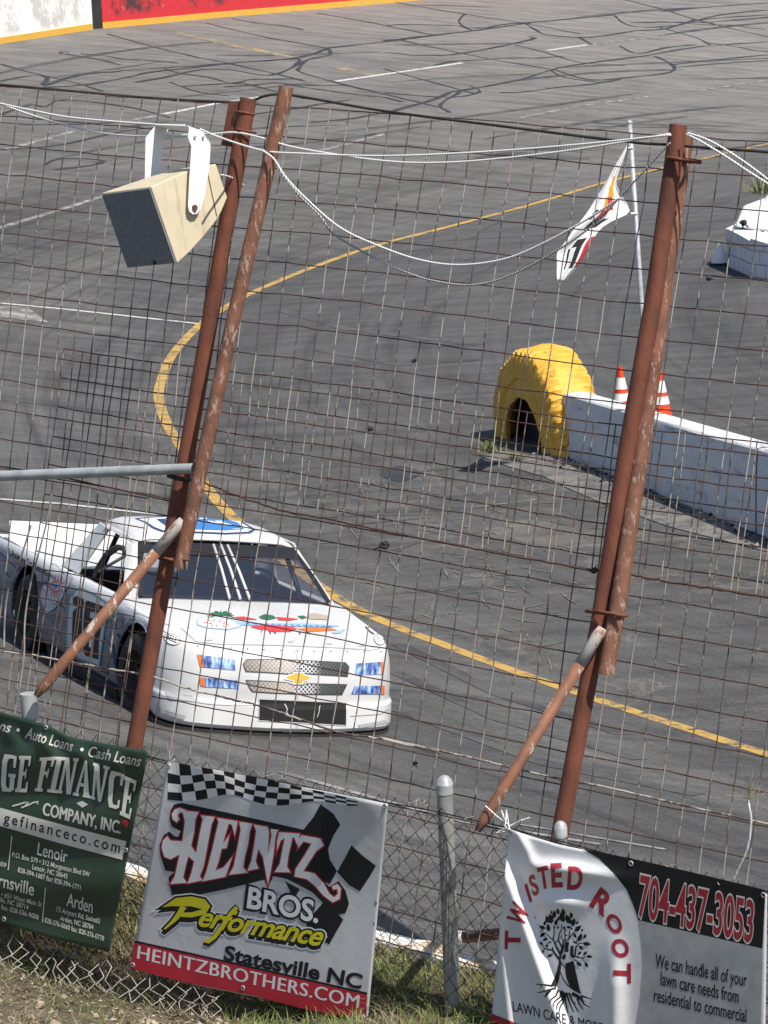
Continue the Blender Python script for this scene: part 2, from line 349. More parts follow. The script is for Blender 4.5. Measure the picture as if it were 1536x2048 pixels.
# dark tyre marks
g = MB()
for pl, w in [([(930, 320), (1050, 312), (1180, 318)], [.1, 1.2, .1]), ([(990, 300), (1100, 298), (1170, 305)], [.1, .5, .1]), ([(1380, 300), (1536, 292)], .12), ([(930, 520), (930, 490), (960, 460), (1000, 445)], .12), ([(1130, 480), (1200, 420), (1260, 380)], .1), ([(640, 700), (800, 730), (960, 720)], .22), ([(560, 620), (700, 660), (960, 690)], .2), ([(610, 1035), (760, 1030), (870, 1028)], .10), ([(700, 1050), (860, 1035)], .08), ([(690, 930), (830, 945), (1000, 925)], .1), ([(800, 1290), (1000, 1390), (1250, 1470)], .18), ([(780, 1340), (1000, 1440), (1280, 1520)], .16), ([(800, 1420), (1100, 1530), (1400, 1590)], .2)]: strip(g, pl, w, .0045, sub=14)
for k in range(26):
    x0_ = random.uniform(-120, 1500); L_s = random.uniform(160, 620); y0_ = random.uniform(20, 330)+x0_*-.02; sl = random.uniform(-.16, .03); cv = random.uniform(-.00022, .00022)
    pl = [(x0_+L_s*q, y0_+sl*L_s*q+cv*(L_s*q)*(L_s*(q-1))) for q in np.linspace(0, 1, 9)]
    pl = [p for p in pl if p[1] > 62-p[0]*.075+8]
    if len(pl) > 3: strip(g, pl, [.02]+[random.uniform(.08, .30)]*(len(pl)-2)+[.02], .0045+k*.00003, sub=14)
tag(g.build('tyre_skid_marks', M['skid']), kind='structure')
g = MB()
for k in range(150):
    x, y = random.gauss(900, 210), random.uniform(935, 1330)
    if x > 1560 or x < 560 or y < 925+max(0, x-1130)*.42 or y > 1285+(x-900)*.36-14: continue
    a = random.choice([-.12, -.18, .35, .42, .05, 1.2])+random.gauss(0, .12); L_s = random.uniform(12, 75); cv = random.gauss(0, .15)
    strip(g, [(x+L_s*q*math.cos(a+cv*q), y+L_s*q*math.sin(a+cv*q)*.55) for q in (0, .33, .66, 1)], [.006, random.uniform(.012, .035), random.uniform(.012, .04), .006], .006+k*.00001, sub=8)
tag(g.build('dusty_scratches', paint('dusty_scratch', (.19, .17, .14), .50, (.075, .073, .071), 3)), kind='structure')
g = MB()
q = [(800+35*math.cos(a)+5*math.cos(3*a), 948+16*math.sin(a)) for a in np.linspace(0, 2*math.pi, 18)[:-1]]
g.add([ground(*p, .006) for p in q], [tuple(range(len(q)))])
tag(g.build('dark_sealer_patch', M['tar']), kind='structure')
# concrete footing strip along the pit wall
g = MB(); T_, B_ = [(965, 900), (1015, 904), (1060, 912), (1120, 915), (1250, 962), (1400, 1022), (1560, 1085), (1800, 1190)], [(958, 912), (1010, 932), (1090, 955), (1130, 975), (1210, 1010), (1340, 1055), (1536, 1105), (1800, 1230)]
rows = []
for a, b_ in zip(T_, B_): rows.append([ground(a[0]+(b_[0]-a[0])*k/3, a[1]+(b_[1]-a[1])*k/3, .01) for k in range(4)])
g.grid(rows); m_ = paint('dirty_concrete_footing', (.20, .19, .175), .48, (.10, .096, .092), 3); tag(g.build('concrete_footing', m_), kind='structure')

# ------------------------------------------------------------------ kerb, verge, fence planes
UPC = np.array([0, 0, 1.])
CHP = KA+nc*.62                                       # chain link plane: vertical
CHN = nc
LEAN = math.radians(13)
CTP = KA+nc*.34; CTN = nrm(nc*math.cos(LEAN)+UPC*math.sin(LEAN))   # catch fence leans over the track
CTU = nrm(UPC*math.cos(LEAN)-nc*math.sin(LEAN)+0)
def ch(x, y, off=0.): return on_plane(x, y, CHP+CHN*off, CHN)
def ct(x, y, off=0.): return on_plane(x, y, CTP+CTN*off, CTN)
# kerb
def kerb_at(x): return ground(x, 1775+(x-265)*(1965-1775)/(979-265))
g = MB(); rows = []
for x in np.linspace(-260, 1900, 60):
    p = kerb_at(x); hh = .13+.012*math.sin(x*.031)+.008*math.sin(x*.11)
    rows.append([p+[0, 0, -.1], p+[0, 0, hh], p+nc*.02+[0, 0, hh+.015], p+nc*.13+[0, 0, hh+.015], p+nc*.15+[0, 0, hh], p+nc*.15+[0, 0, -.2]])
g.grid(rows)
m, t, b = new_mat('white_kerb_with_rust_stains'); v = coords(t)
k1 = ramp(t, noise(t, v, 2.2, 7, .7), [(.5, (.74, .71, .66)), (.58, (.55, .40, .22)), (.66, (.28, .19, .12))]).outputs[0]
t.links.new(k1, b.inputs['Base Color']); b.inputs['Roughness'].default_value = .85; bump(t, b, noise(t, v, 30), .4)
tag(g.build('track_kerb', m, smooth='auto'), kind='structure')
# verge
def base_px(x):
    xs = [-300, 0, 120, 220, 313, 420, 560, 905, 1000, 1536, 1900]; yv = [1850, 1925, 1962, 1992, 2012, 2030, 2036, 2030, 2064, 2190, 2280]
    return np.interp(x, xs, yv)
m, t, b = new_mat('dry_verge_soil'); v = coords(t)
c0 = ramp(t, noise(t, v, 3.5, 8, .7), [(.32, (.06, .045, .032)), (.5, (.14, .105, .072)), (.68, (.24, .19, .135))]).outputs[0]
sp = ramp(t, noise(t, v, 34, 3, .8), [(.62, (0, 0, 0)), (.70, (1, 1, 1))]).outputs[0]
c0 = mix(t, sp, c0, (.42, .36, .27)); gr = ramp(t, noise(t, v, 1.6, 5), [(.48, (0, 0, 0)), (.62, (.8, .8, .8))]).outputs[0]
c0 = mix(t, gr, c0, (.085, .088, .036)); t.links.new(c0, b.inputs['Base Color']); b.inputs['Roughness'].default_value = .95
bump(t, b, noise(t, v, 22, 6, .75), .9, .04)
vg = MB(); rows = []
for x in np.linspace(-320, 1900, 150):
    k = kerb_at(x)+nc*.15+[0, 0, .10]; bpt = ch(x, base_px(x)); row = []
    for j in range(7):
        q = j/6; row.append(k+(bpt-k)*q+[0, 0, .05*math.sin(math.pi*q)+.015*math.sin(x*.09+j*2.1)])
    for j in range(1, 16):
        e = bpt+nc*(.14*j+.008*j*j)+[0, 0, .03*j+.002*j*j-.05*math.exp(-((j-2.2)/1.6)**2)]
        row.append(e+[0, 0, float(rng.normal(0, .008))])
    rows.append(row)
vg.grid(rows); verge = vg.build('verge_ground', m, smooth=True); tag(verge, kind='structure')
vbvh = BVHTree.FromPolygons([Vector(v_) for v_ in vg.v], vg.f)
def on_verge(x, y):
    h = vbvh.ray_cast(Vector(CAM), Vector(ray(x, y))); return (np.array(h[0]), h[1]) if h[0] is not None else (None, None)
# grass and litter
def leafmat(name, c1, c2, tr=.3):
    m, t, b = new_mat(name); v = coords(t)
    t.links.new(ramp(t, noise(t, v, 9, 4), [(.35, c1), (.65, c2)]).outputs[0], b.inputs['Base Color']); b.inputs['Roughness'].default_value = .7
    return m
M['grass'] = leafmat('verge_grass_blades', (.10, .145, .035), (.235, .25, .08)); M['straw'] = leafmat('dead_grass_straw', (.22, .18, .10), (.34, .29, .18))
M['leaf'] = leafmat('dead_leaf_litter', (.20, .14, .085), (.46, .39, .29))
g = MB()
def blade(p, h, w, mi, lean):
    a = random.uniform(0, 6.28); s_ = np.array([math.cos(a), math.sin(a), 0])*w; l = np.array([random.gauss(0, lean), random.gauss(0, lean), 1])*h
    g.add([p-s_, p+s_, p+l*.6+s_*.6, p+l*.6-s_*.6, p+l+np.array([l[0]*.5, l[1]*.5, -.1*h])], [(0, 1, 2, 3), (3, 2, 4)], mi)
cnt = 0
for i in range(34000):
    x, y = random.uniform(-150, 1650), random.uniform(1740, 2230)
    p, n = on_verge(x, y)
    if p is None: continue
    green = math.sin(x*.017+1)*math.sin(y*.03)+random.gauss(0, .5)+(.9 if x > 430 else -.1)
    if y > base_px(x)+16 and x < 480:
        if random.random() > .42: continue
        blade(p, random.uniform(.015, .06), .0026, 1 if green < .35 else 0, 2.2)
    else: blade(p, random.uniform(.03, .10), random.uniform(.002, .004), 0 if green > .15 else 1, .55)
tag(g.build('verge_grass', [M['grass'], M['straw']], fixn=False), kind='stuff')
g = MB()
for i in range(2600):
    x, y = random.uniform(-80, 760), random.uniform(1900, 2200)
    if y < base_px(x)+5: continue
    p, n = on_verge(x, y)
    if p is None: continue
    r = random.choice([.008, .01, .013, .018, .026]); a = random.uniform(0, 6.28); u = nrm(np.array([math.cos(a), math.sin(a), random.gauss(0, .4)])); w_ = nrm(np.cross(u, [0, 0, 1]))+np.array([0, 0, random.gauss(0, .5)])
    p = p+np.array([0, 0, .006]); g.add([p-u*r, p-w_*r*.5, p+u*r, p+w_*r*.5+np.array([0, 0, r*.4])], [(0, 1, 2), (0, 2, 3)])
tag(g.build('leaf_litter', M['leaf'], fixn=False), kind='stuff')
# small weeds in the pit
def weed(name, px, n, h, label):
    b0 = ground(*px); e = empty(name, b0); tag(e, label, 'plant'); g = Rel(b0)
    for i in range(n):
        a = random.uniform(0, 6.28); r = random.uniform(0, h*1.1); p = b0+np.array([math.cos(a)*r, math.sin(a)*r, 0]); hh = h*random.uniform(.4, 1)
        s_ = np.array([math.cos(a+1.3), math.sin(a+1.3), 0])*.018; l = np.array([random.gauss(0, .5), random.gauss(0, .5), 1])*hh
        g.add([p-s_, p+s_, p+l], [(0, 1, 2)])
    g.build('leaf', leafmat('weed_leaves', (.12, .16, .04), (.22, .24, .08)), e, fixn=False)
weed('weed_tuft', (978, 905), 40, .20, 'small green weed at the left foot of the yellow tyre')
weed('weed_tuft', (1030, 922), 26, .12, 'low scrappy weed in the concrete in front of the yellow tyre')
weed('grass_tuft', (1538, 384), 120, .5, 'green grass tuft at the right edge above the white barrier')

# ------------------------------------------------------------------ far wall, top left
WT = [(-260, 128), (0, 88), (192, 58), (420, 36), (640, 17), (860, 0), (1100, -18)]
def wall_mat(name, body, stain, foot=True):
    m, t, b = new_mat(name); v = coords(t); sp_ = t.nodes.new('ShaderNodeSeparateXYZ'); t.links.new(v, sp_.inputs[0])
    st = ramp(t, noise(t, v, .55, 9, .80), [(.51, (0, 0, 0)), (.58, (1, 1, 1))]).outputs[0]
    hm = ramp(t, sp_.outputs['Z'], [(.25, (0, 0, 0)), (.45, (1, 1, 1))]).outputs[0]
    st = mix(t, 1, st, hm, 'MULTIPLY'); cc = mix(t, st, body, stain)
    st2 = ramp(t, noise(t, v, 3.2, 9, .8), [(.60, (0, 0, 0)), (.66, (1, 1, 1))]).outputs[0]
    cc = mix(t, mix(t, 1, st2, hm, 'MULTIPLY'), cc, (.62, .50, .44))
    t.links.new(cc, b.inputs['Base Color']); b.inputs['Roughness'].default_value = .75; bump(t, b, noise(t, v, 5), .2, .02); return m
def far_wall(name, pts, mats, label):
    G = [ground(*p) for p in pts]; b0 = G[0].copy(); out = nrm(np.array([-.3, 1, 0])); e = empty(name, b0); tag(e, label, 'wall')
    body = Rel(b0); hh = 1.5; th = np.array([0, .35, 0])
    lean = np.array([0, .25, 0])
    body.grid([[p-[0, 0, .3] for p in G], [p+[0, 0, .02] for p in G], [p+[0, 0, .55]+lean*.3 for p in G], [p+[0, 0, hh]+lean for p in G], [p+[0, 0, hh]+lean+th for p in G], [p+th-[0, 0, .3] for p in G]])
    body.build('wall_face', mats[0], e)
    f = Rel(b0); f.grid([[p+np.array([0, -.03, -.05]) for p in G], [p+np.array([0, -.03, .17]) for p in G], [p+np.array([0, .06, .18]) for p in G]])
    f.build('yellow_foot_band', mats[1], e)
    return e
M['foot'] = paint('yellow_foot_paint', (.72, .40, .05), .62, (.45, .32, .16), 2)
seg = lambda a, b_, n: [(a[0]+(b_[0]-a[0])*k/n, a[1]+(b_[1]-a[1])*k/n) for k in range(n)]
wl = seg((-260, 130), (0, 88), 4)+seg((0, 88), (186, 59), 4)+[(186, 59)]
rl = [(206, 57)]+seg((206, 57), (430, 36), 4)[1:]+seg((430, 36), (650, 17), 4)+seg((650, 17), (1100, -22), 6)+[(1100, -22)]
far_wall('track_wall', wl, (wall_mat('white_wall_paint', (.80, .77, .72), (.50, .48, .46)), M['foot']), 'white concrete track wall with grey scuffs, top left corner')
far_wall('track_wall', rl, (wall_mat('red_wall_paint', (.52, .022, .03), (.06, .025, .03)), M['foot']), 'red track wall with black and pale scrape marks and yellow foot stripe')
G = [ground(186, 59), ground(206, 57)]; g = Rel(G[0])
g.prism([G[0]+[0, -.02, -.2], G[1]+[0, -.02, -.2], G[1]+[0, .24, 1.5], G[0]+np.array([-.25, .24, 1.5])], (0, .4, 0))
o = g.build('wall_joint', M['black']); o.location = G[0]; tag(o, 'black strip at the joint between the white and the red track wall', 'wall joint')

M['seam'] = pm('dark_joint', (.10, .10, .10), (.2, .2, .2), 12, .9)
# ------------------------------------------------------------------ pit wall, tyre, cones, barrier
W0, W1 = ground(1124, 911), ground(1536, 1078); wd = nrm(W1-W0); wn_ = nrm(np.array([-wd[1], wd[0], 0]))
if wn_[0] < 0: wn_ = -wn_
h0, h1 = 121/pxm(W0), 172/pxm(W1)
e = empty('pit_wall', W0); tag(e, 'white painted concrete pit wall running from the yellow tyre to the right edge', 'wall')
g = Rel(W0); rows = []
L_ = np.linalg.norm(W1-W0)
for i in range(31):
    q = i/30*2.6; p = W0+wd*L_*q; hh = h0+(h1-h0)*q; jt = lambda s_: float(rng.normal(0, s_))
    tw = .34
    rows.append([p-[0, 0, .1], p+wn_*.02+[0, 0, hh*.5], p+wn_*(.05+jt(.003))+[0, 0, hh+jt(.004)], p+wn_*.07+[0, 0, hh+.02], p+wn_*(tw-.02)+[0, 0, hh+.02], p+wn_*tw+[0, 0, hh], p+wn_*(tw+.05)-[0, 0, .1]])
g.grid(rows); n_ = 7
g.add(rows[0], [tuple(range(7))])
m, t, b = new_mat('white_wall_coat'); v = coords(t)
k1 = ramp(t, noise(t, v, 2.5, 8, .72), [(.36, (.54, .55, .57)), (.5, (.66, .66, .66)), (.72, (.60, .60, .60))]).outputs[0]
k2 = ramp(t, noise(t, v, 14, 6, .8), [(.66, (0, 0, 0)), (.70, (1, 1, 1))]).outputs[0]
k3 = ramp(t, noise(t, coords(t, 'Object', (5, .5, 7)), 1.2, 7, .75), [(.56, (0, 0, 0)), (.66, (.75, .75, .75))]).outputs[0]
k1 = mix(t, k3, k1, (.24, .24, .25))
t.links.new(mix(t, k2, k1, (.30, .29, .28)), b.inputs['Base Color']); b.inputs['Roughness'].default_value = .75; bump(t, b, noise(t, v, 18, 6), .35, .02)
g.build('wall_block', m, e, smooth='auto')
for q in (.42, .95, 1.5):
    p = W0+wd*L_*q; hh = h0+(h1-h0)*q; g = Rel(W0); cw = wd*.014
    g.grid([[x_+cw*sg for x_ in (p-wn_*.004, p+wn_*.016+[0, 0, hh*.5], p+wn_*.046+[0, 0, hh], p+wn_*.068+[0, 0, hh+.024], p+wn_*.32+[0, 0, hh+.024])] for sg in (-1, 1)]); g.build('section_joint', M['seam'], e)
# rubble at the foot of the wall
g = MB()
for i in range(420):
    q = random.uniform(-.05, 1.5); p = W0+wd*L_*q-wn_*abs(random.gauss(0, .16)); r = random.uniform(.008, .05)
    p[2] = hgt(p)[0]+r*.2; a = random.uniform(0, 6.28); u = np.array([math.cos(a), math.sin(a), 0])*r; w_ = np.array([-math.sin(a), math.cos(a), 0])*r*random.uniform(.3, 1); z = np.array([0, 0, r*random.uniform(.3, .9)])
    g.add([p-u, p-w_, p+u, p+w_, p+z], [(0, 1, 4), (1, 2, 4), (2, 3, 4), (3, 0, 4)], 0 if random.random() < .75 else 1)
tag(g.build('rubber_crumbs', [M['rubber'], M['concrete']]), kind='stuff')

# yellow half tyre
FC = ground(1047, 892); ax = nrm(np.array([-.95, -.31, 0])); tv = nrm(np.cross([0, 0, 1], ax))
px_m = pxm(FC); RO = 200/px_m; WD = .54*RO
cen = FC-ax*WD/2; e = empty('tractor_tyre', cen); tag(e, 'yellow painted half tractor tyre standing as an arch at the end of the pit wall', 'tyre')
prof = [(-.50, .50), (-.505, .60), (-.50, .75), (-.485, .88), (-.44, .955), (-.36, .985), (-.2, 1.0), (0, 1.005), (.2, 1.0), (.36, .985), (.44, .955), (.485, .88), (.50, .77), (.50, .70), (.465, .68), (.48, .62), (.505, .59), (.50, .50), (.40, .52), (.36, .62), (.3, .80), (0, .88), (-.3, .80), (-.36, .62), (-.40, .52)]
rows = []; NA = 150
for i in range(NA+1):
    a = math.pi*i/NA; row = []
    for (w_, r_) in prof:
        lug = 0.
        if r_ > .86 and r_ < 1.01 and not (abs(w_) <= .31 and r_ < .9):
            ph = (a*(26+.35*math.sin(a*9))/math.pi + (.9*abs(w_))) % 1.0
            if abs(w_) > .3: lug = -.04 if ph < .40 else 0
            elif abs(w_) > .15: lug = -.012 if (ph+.3) % 1 < .35 else 0
        rr = RO*(r_+lug)*(1+.012*math.sin(a*5+1)+.010*math.sin(a*13+w_*8))
        row.append(cen+ax*w_*WD+tv*math.cos(a)*rr*1.0+np.array([0, 0, 1])*(math.sin(a)*rr-.02))
    rows.append(row)
g = Rel(cen); g.grid(rows, wrap=True)
m, t, b = new_mat('yellow_tyre_paint'); v = coords(t)
k1 = ramp(t, noise(t, v, 5, 7, .7), [(.30, (.50, .25, .03)), (.45, (.68, .36, .035)), (.6, (.72, .42, .055)), (.8, (.52, .28, .04))]).outputs[0]
k2 = ramp(t, noise(t, v, 11, 7, .8), [(.60, (0, 0, 0)), (.64, (1, 1, 1))]).outputs[0]
t.links.new(mix(t, k2, k1, (.07, .05, .03)), b.inputs['Base Color']); b.inputs['Roughness'].default_value = .6; bump(t, b, noise(t, v, 16, 6), .5, .03)
g.build('tyre_tread', m, e, smooth='auto')
g = Rel(cen); rows = []
for i in range(31):
    a = math.pi*i/30; rows.append([cen+ax*w_*WD+tv*math.cos(a)*RO*.87+np.array([0, 0, math.sin(a)*RO*.87]) for w_ in (-.28, 0, .28)])
g.grid(rows); pc = cen+ax*.05*WD
dk = [pc+tv*math.cos(math.pi*i/24)*RO*.86+np.array([0, 0, math.sin(math.pi*i/24)*RO*.86]) for i in range(25)]; g.prism(dk, -ax*.05); g.build('lining_and_dark_disc', M['rubber'], e)  # dark half disc added behind the lining so the arch opening reads dark

# cones
def cone(px_tip, hpx, label, i):
    # stands on the pit side behind the wall
    hb = .74; base = None
    x, y = px_tip
    d = ray(x, y); p = CAM+d*((HC-hb)/-d[2]); base = np.array([p[0], p[1], 0.])
    c = cone.first if i else empty('traffic_cone', base)
    if i:
        c2 = c.copy(); COL.objects.link(c2); c2.location = tuple(base)
        for ch_ in c.children:
            k = ch_.copy(); COL.objects.link(k); k.parent = c2
        c2.rotation_euler = (0, 0, .6); c = c2
    else:
        cone.first = c
        g = MB(); n = 28
        lv = [(0.045, .155), (.30, .105), (.302, .107), (.40, .083), (.402, .085), (.45, .075), (.452, .077), (.60, .048), (.602, .046), (.735, .028), (.74, .016)]
        rr = [[np.array([r*math.cos(2*math.pi*j/n), r*math.sin(2*math.pi*j/n), z]) for j in range(n)] for z, r in lv]
        mi = [0, 0, 1, 1, 0, 0, 1, 1, 0, 0]
        for k in range(len(rr)-1):
            if mi[k] == 0 or True: g.grid([rr[k], rr[k+1]], 0, wrap=True)
        g.build('cone_body', M['orange'], c, smooth='auto')
        for z0_, r0_, z1_, r1_ in ((.302, .108, .40, .0865), (.452, .0775, .60, .050)):
            s_ = MB(); s_.grid([[np.array([r*math.cos(2*math.pi*j/n), r*math.sin(2*math.pi*j/n), z]) for j in range(n)] for z, r in ((z0_, r0_+.003), (z1_, r1_+.003))], wrap=True)
            s_.build('reflective_collar', M['collar'], c, smooth=True)
        s_ = MB(); s_.box(-.18, .18, -.18, .18, 0, .045); s_.build('cone_base', M['orange'], c, bevel=.012)
    tag(c, label, 'traffic cone', 'traffic cones behind the pit wall'); return c
M['orange'] = pm('orange_cone_plastic', (.75, .065, .015), (.62, .05, .012), 6, .45, 0, .4, .7, .05)
M['collar'] = pm('white_reflective_collar', (.80, .80, .80), (.70, .70, .71), 8, .35, 0, .4, .7, 0)
cone((1240, 733), 90, 'orange cone with white collars, left of the right rust post', 0)
cone((1319, 739), 90, 'orange cone with white collars, right of the right rust post', 1)

# flagpole and flag
PB = W0+wd*L_*.42+wn_*.5; PB[2] = 0
dep = np.dot(PB-CAM, Fv)
pb = at_depth(1303, 905, dep); pt = at_depth(1259, 246, dep)
e = empty('flagpole', pb); tag(e, 'grey metal flagpole leaning left beside the right rust post', 'flagpole')
g = Rel(pb); g.tube([pb-[0, 0, .5], pb, pb+(pt-pb)*.5, pt], .029, 10); g.build('pole', M['galv'], e, smooth=True)
g = Rel(pb); g.sphere(pt, .036, 10, 6); g.build('pole_cap', M['galv'], e, smooth=True)
g = Rel(pb)
for yy, xx in ((296, 1261), (427, 1270)):
    p = at_depth(xx, yy, dep-.03); g = Rel(pb); g.tube([p+Rv*-.05, p+Rv*.03], .012, 6); g.build('flag_clip', M['collar'], e)
fz = lambda x, y: (1090+x/5.39, 220+y/5.39)
left_e = [(905, 350), (850, 430), (770, 580), (690, 720), (640, 810), (560, 930), (470, 1080), (390, 1190), (300, 1290), (220, 1430), (105, 1535), (130, 1640), (120, 1750), (130, 1840)]
right_e = [(915, 350), (885, 420), (830, 570), (770, 720), (770, 820), (830, 930), (960, 1110), (820, 1150), (600, 1260), (540, 1370), (495, 1420), (430, 1560), (360, 1680), (200, 1860)]
rows = []
for i, (a, b_) in enumerate(zip(left_e, right_e)):
    row = []
    for k in range(13):
        q = k/12; x = a[0]+(b_[0]-a[0])*q; y = a[1]+(b_[1]-a[1])*q
        off = .045*math.sin(q*7+i*.5)+.015*math.sin(q*13-i*.9); off *= min(1, i/4)*(1-.75*max(0, q-.8)*5 if i == 6 else 1)
        row.append((*fz(x, y), off))
    rows.append(row)
P_ = [[at_depth(x, y, dep-.06+o_) for x, y, o_ in r] for r in rows]
g = Rel(P_[0][-1]); fm = []
for i in range(len(P_)-1):
    for k in range(12):
        mi = 0
        if i in (3, 4, 5) and 6 <= k+i-3 <= 8: mi = 1
        if i == 5 and k in (5, 6): mi = 2
        if i in (7,) and 3 <= k <= 9 and k % 3: mi = 3
        if i == 8 and 2 <= k <= 9: mi = 0
        if i == 9 and 5 <= k <= 8: mi = 3
        if i in (10, 11) and k in (4, 7, 8): mi = 3
        if i in (9, 10, 11) and k >= 10: mi = 2
        if i == 6 and k in (2, 4, 5): mi = 3 if k == 2 else 2
        fm.append(mi)
g.grid(P_); g.m = fm
M['flagw'] = pm('white_flag_cloth', (.80, .80, .80), (.74, .74, .75), 5, .8, 0, .4, .7, .1, 20)
M['flago'] = pm('orange_flag_print', (.75, .38, .04), None, 5, .8); M['flagr'] = pm('red_flag_print', (.62, .05, .06), None, 5, .8); M['flagk'] = pm('black_flag_print', (.02, .02, .022), None, 5, .8)
o = g.build('flag', [M['flagw'], M['flago'], M['flagr'], M['flagk']], smooth=True); o.location = P_[0][-1]
so = o.modifiers.new('thick', 'SOLIDIFY'); so.thickness = .004
sb = o.modifiers.new('sub', 'SUBSURF'); sb.levels = 1; sb.render_levels = 1
tag(o, 'white flag with black, red and orange print hanging furled from the flagpole', 'flag')

# white barrier at the right edge
BB = ground(1452, 552); pb_ = pxm(BB); bdep = np.dot(BB-CAM, Fv)
e = empty('block_barrier', BB); tag(e, 'white painted block barrier with curved end at the right edge', 'barrier')
bz = lambda x, y: (1380+x/6.83, 340+y/6.83)
foot = [(505, 1310), (560, 1345), (690, 1400), (835, 1470), (850, 1472), (1065, 1500), (1300, 1515), (1700, 1520)]
tops = [(510, 800), (560, 815), (690, 880), (825, 965), (850, 935), (1065, 1000), (1300, 1040), (1700, 1060)]
g = Rel(BB); A_, T2 = [], []
for f_, t_ in zip(foot, tops):
    p = ground(*bz(*f_)); hh = (f_[1]-t_[1])/6.83/pxm(p); A_.append(p); T2.append(p+np.array([0, 0, hh]))
bk = np.array([.35, 1.0, 0])
g.grid([A_, [a*.5+t_*.5 for a, t_ in zip(A_, T2)], T2, [t_+bk*1.1 for t_ in T2], [a+bk*1.1 for a in A_]])
g.add([A_[0], T2[0], T2[0]+bk*1.1, A_[0]+bk*1.1], [(0, 1, 2, 3)])
m, t, b = new_mat('white_block_paint'); v = coords(t)
br = N(t, 'ShaderNodeTexBrick'); br.inputs['Scale'].default_value = 1; br.inputs['Color1'].default_value = (.72, .72, .73, 1); br.inputs['Color2'].default_value = (.64, .64, .65, 1); br.inputs['Mortar'].default_value = (.42, .42, .44, 1)
br.inputs['Brick Width'].default_value = .42; br.inputs['Row Height'].default_value = .24; br.inputs['Mortar Size'].default_value = .018
sx = t.nodes.new('ShaderNodeSeparateXYZ'); t.links.new(v, sx.inputs[0]); cb = t.nodes.new('ShaderNodeCombineXYZ'); 
ad = t.nodes.new('ShaderNodeMath'); ad.operation = 'SUBTRACT'; t.links.new(sx.outputs['X'], ad.inputs[0]); t.links.new(sx.outputs['Y'], ad.inputs[1])
t.links.new(ad.outputs[0], cb.inputs[0]); t.links.new(sx.outputs['Z'], cb.inputs[1]); t.links.new(cb.outputs[0], br.inputs['Vector'])
t.links.new(br.outputs['Color'], b.inputs['Base Color']); b.inputs['Roughness'].default_value = .8; bump(t, b, br.outputs['Fac'], .5, -.02)
g.build('block_wall', m, e)
g = Rel(BB); c0_ = T2[0]+bk*.55
up_ = [(610, 775), (710, 540), (1010, 430), (1065, 370), (1400, 330), (1700, 330), (1700, 860), (1065, 850)]
pts = [at_depth(*bz(*q), bdep+.9) for q in up_]
g.prism(pts, np.array([.1, .7, 0])); g.build('upper_slab', M['whitepaint'], e, bevel=.05)
cb_ = ground(*bz(420, 1290)); e2 = empty('marker_cone', cb_); tag(e2, 'pale grey marker cone against the left end of the white barrier', 'cone')
g = MB(); n = 20; hh = 300/6.83/pxm(cb_); 
g.grid([[np.array([r*math.cos(2*math.pi*j/n), r*math.sin(2*math.pi*j/n), z]) for j in range(n)] for z, r in ((.04, .17), (hh*.5, .10), (hh, .03), (hh+.01, .001))], wrap=True); g.build('cone_body', M['whitepaint'], e2, smooth='auto')
g = MB(); g.box(-.22, .22, -.22, .22, 0, .04); g.build('cone_base', M['rubber'], e2, bevel=.01)

# ------------------------------------------------------------------ catch fence
def wires(mb, origin_px, s_range, t_range, ss, ts, r, jit=.0025, sag=0, off=0., seed=0, skipv=0):
    rg = np.random.default_rng(seed); O = ct(*origin_px, off); sdir_ = kd; up = CTU-kd*np.dot(CTU, kd); up = nrm(up)
    ns, ntt = int(round((s_range[1]-s_range[0])/ss)), int(round((t_range[1]-t_range[0])/ts))
    wob = rg.normal(0, jit, (ns+1, ntt+1, 3))
    ph = rg.uniform(0, 6)
    def P(i, j):
        s_, t_ = s_range[0]+i*ss, t_range[0]+j*ts
        return O+sdir_*s_+up*t_+CTN*(.02*math.sin(s_*1.1+ph)+.012*math.sin(t_*1.7+s_*.6))+up*(.006*math.sin(s_*1.9+ph))+sdir_*(.007*math.sin(t_*2.1+ph))+wob[i, j]
    for i in range(ns+1):
        mb.tube([P(i, j) for j in range(ntt+1)], r, 4, 1, cap=False)
    for j in range(ntt+1):
        mb.tube([P(i, j)+CTN*(-2*r) for i in range(ns+1)], r, 4, cap=False)
ob_ = ct(768, 1100)
def fence_panel(label, mat, *a, **k):
    g = Rel(ob_); wires(g, *a, **k); o = g.build('wire_mesh_panel', mat, fixn=False, smooth=True); o.location = ob_
    tag(o, label, 'wire mesh', 'wire mesh panels of the catch fence'); return o
SS = .142; TS = .172
TA = float((ct(768, 228)-ct(768, 1066))@nrm(CTU-kd*np.dot(CTU, kd)))/13
def sx_(o, q): return float((ct(*q)-ct(*o))@kd)
fence_panel('weathered wire mesh with painted lit streaks forming the upper half of the tall catch fence', [M['wire_dark'], M['wire_old_lit']], (768, 1066), (sx_((768, 1066), (-150, 965)), 3.6), (0, TA*13), SS, TA, .0034, seed=1)
fence_panel('dark rusty wire mesh of the lower catch fence, overlapping the upper mesh', [M['wire_dark'], M['wire_mid']], (768, 784), (sx_((768, 784), (130, 690)), 3.6), (-TS*17, 0), SS, TS, .0036, seed=2, off=-.03)
fence_panel('dark rusty wire mesh in front of the truck side, left of the posts', [M['wire_dark'], M['wire_mid']], (100, 962), (sx_((100, 962), (-170, 915)), sx_((100, 962), (300, 1000))), (-TS*13, 0), SS*1.05, TS, .0034, seed=5, off=.03)

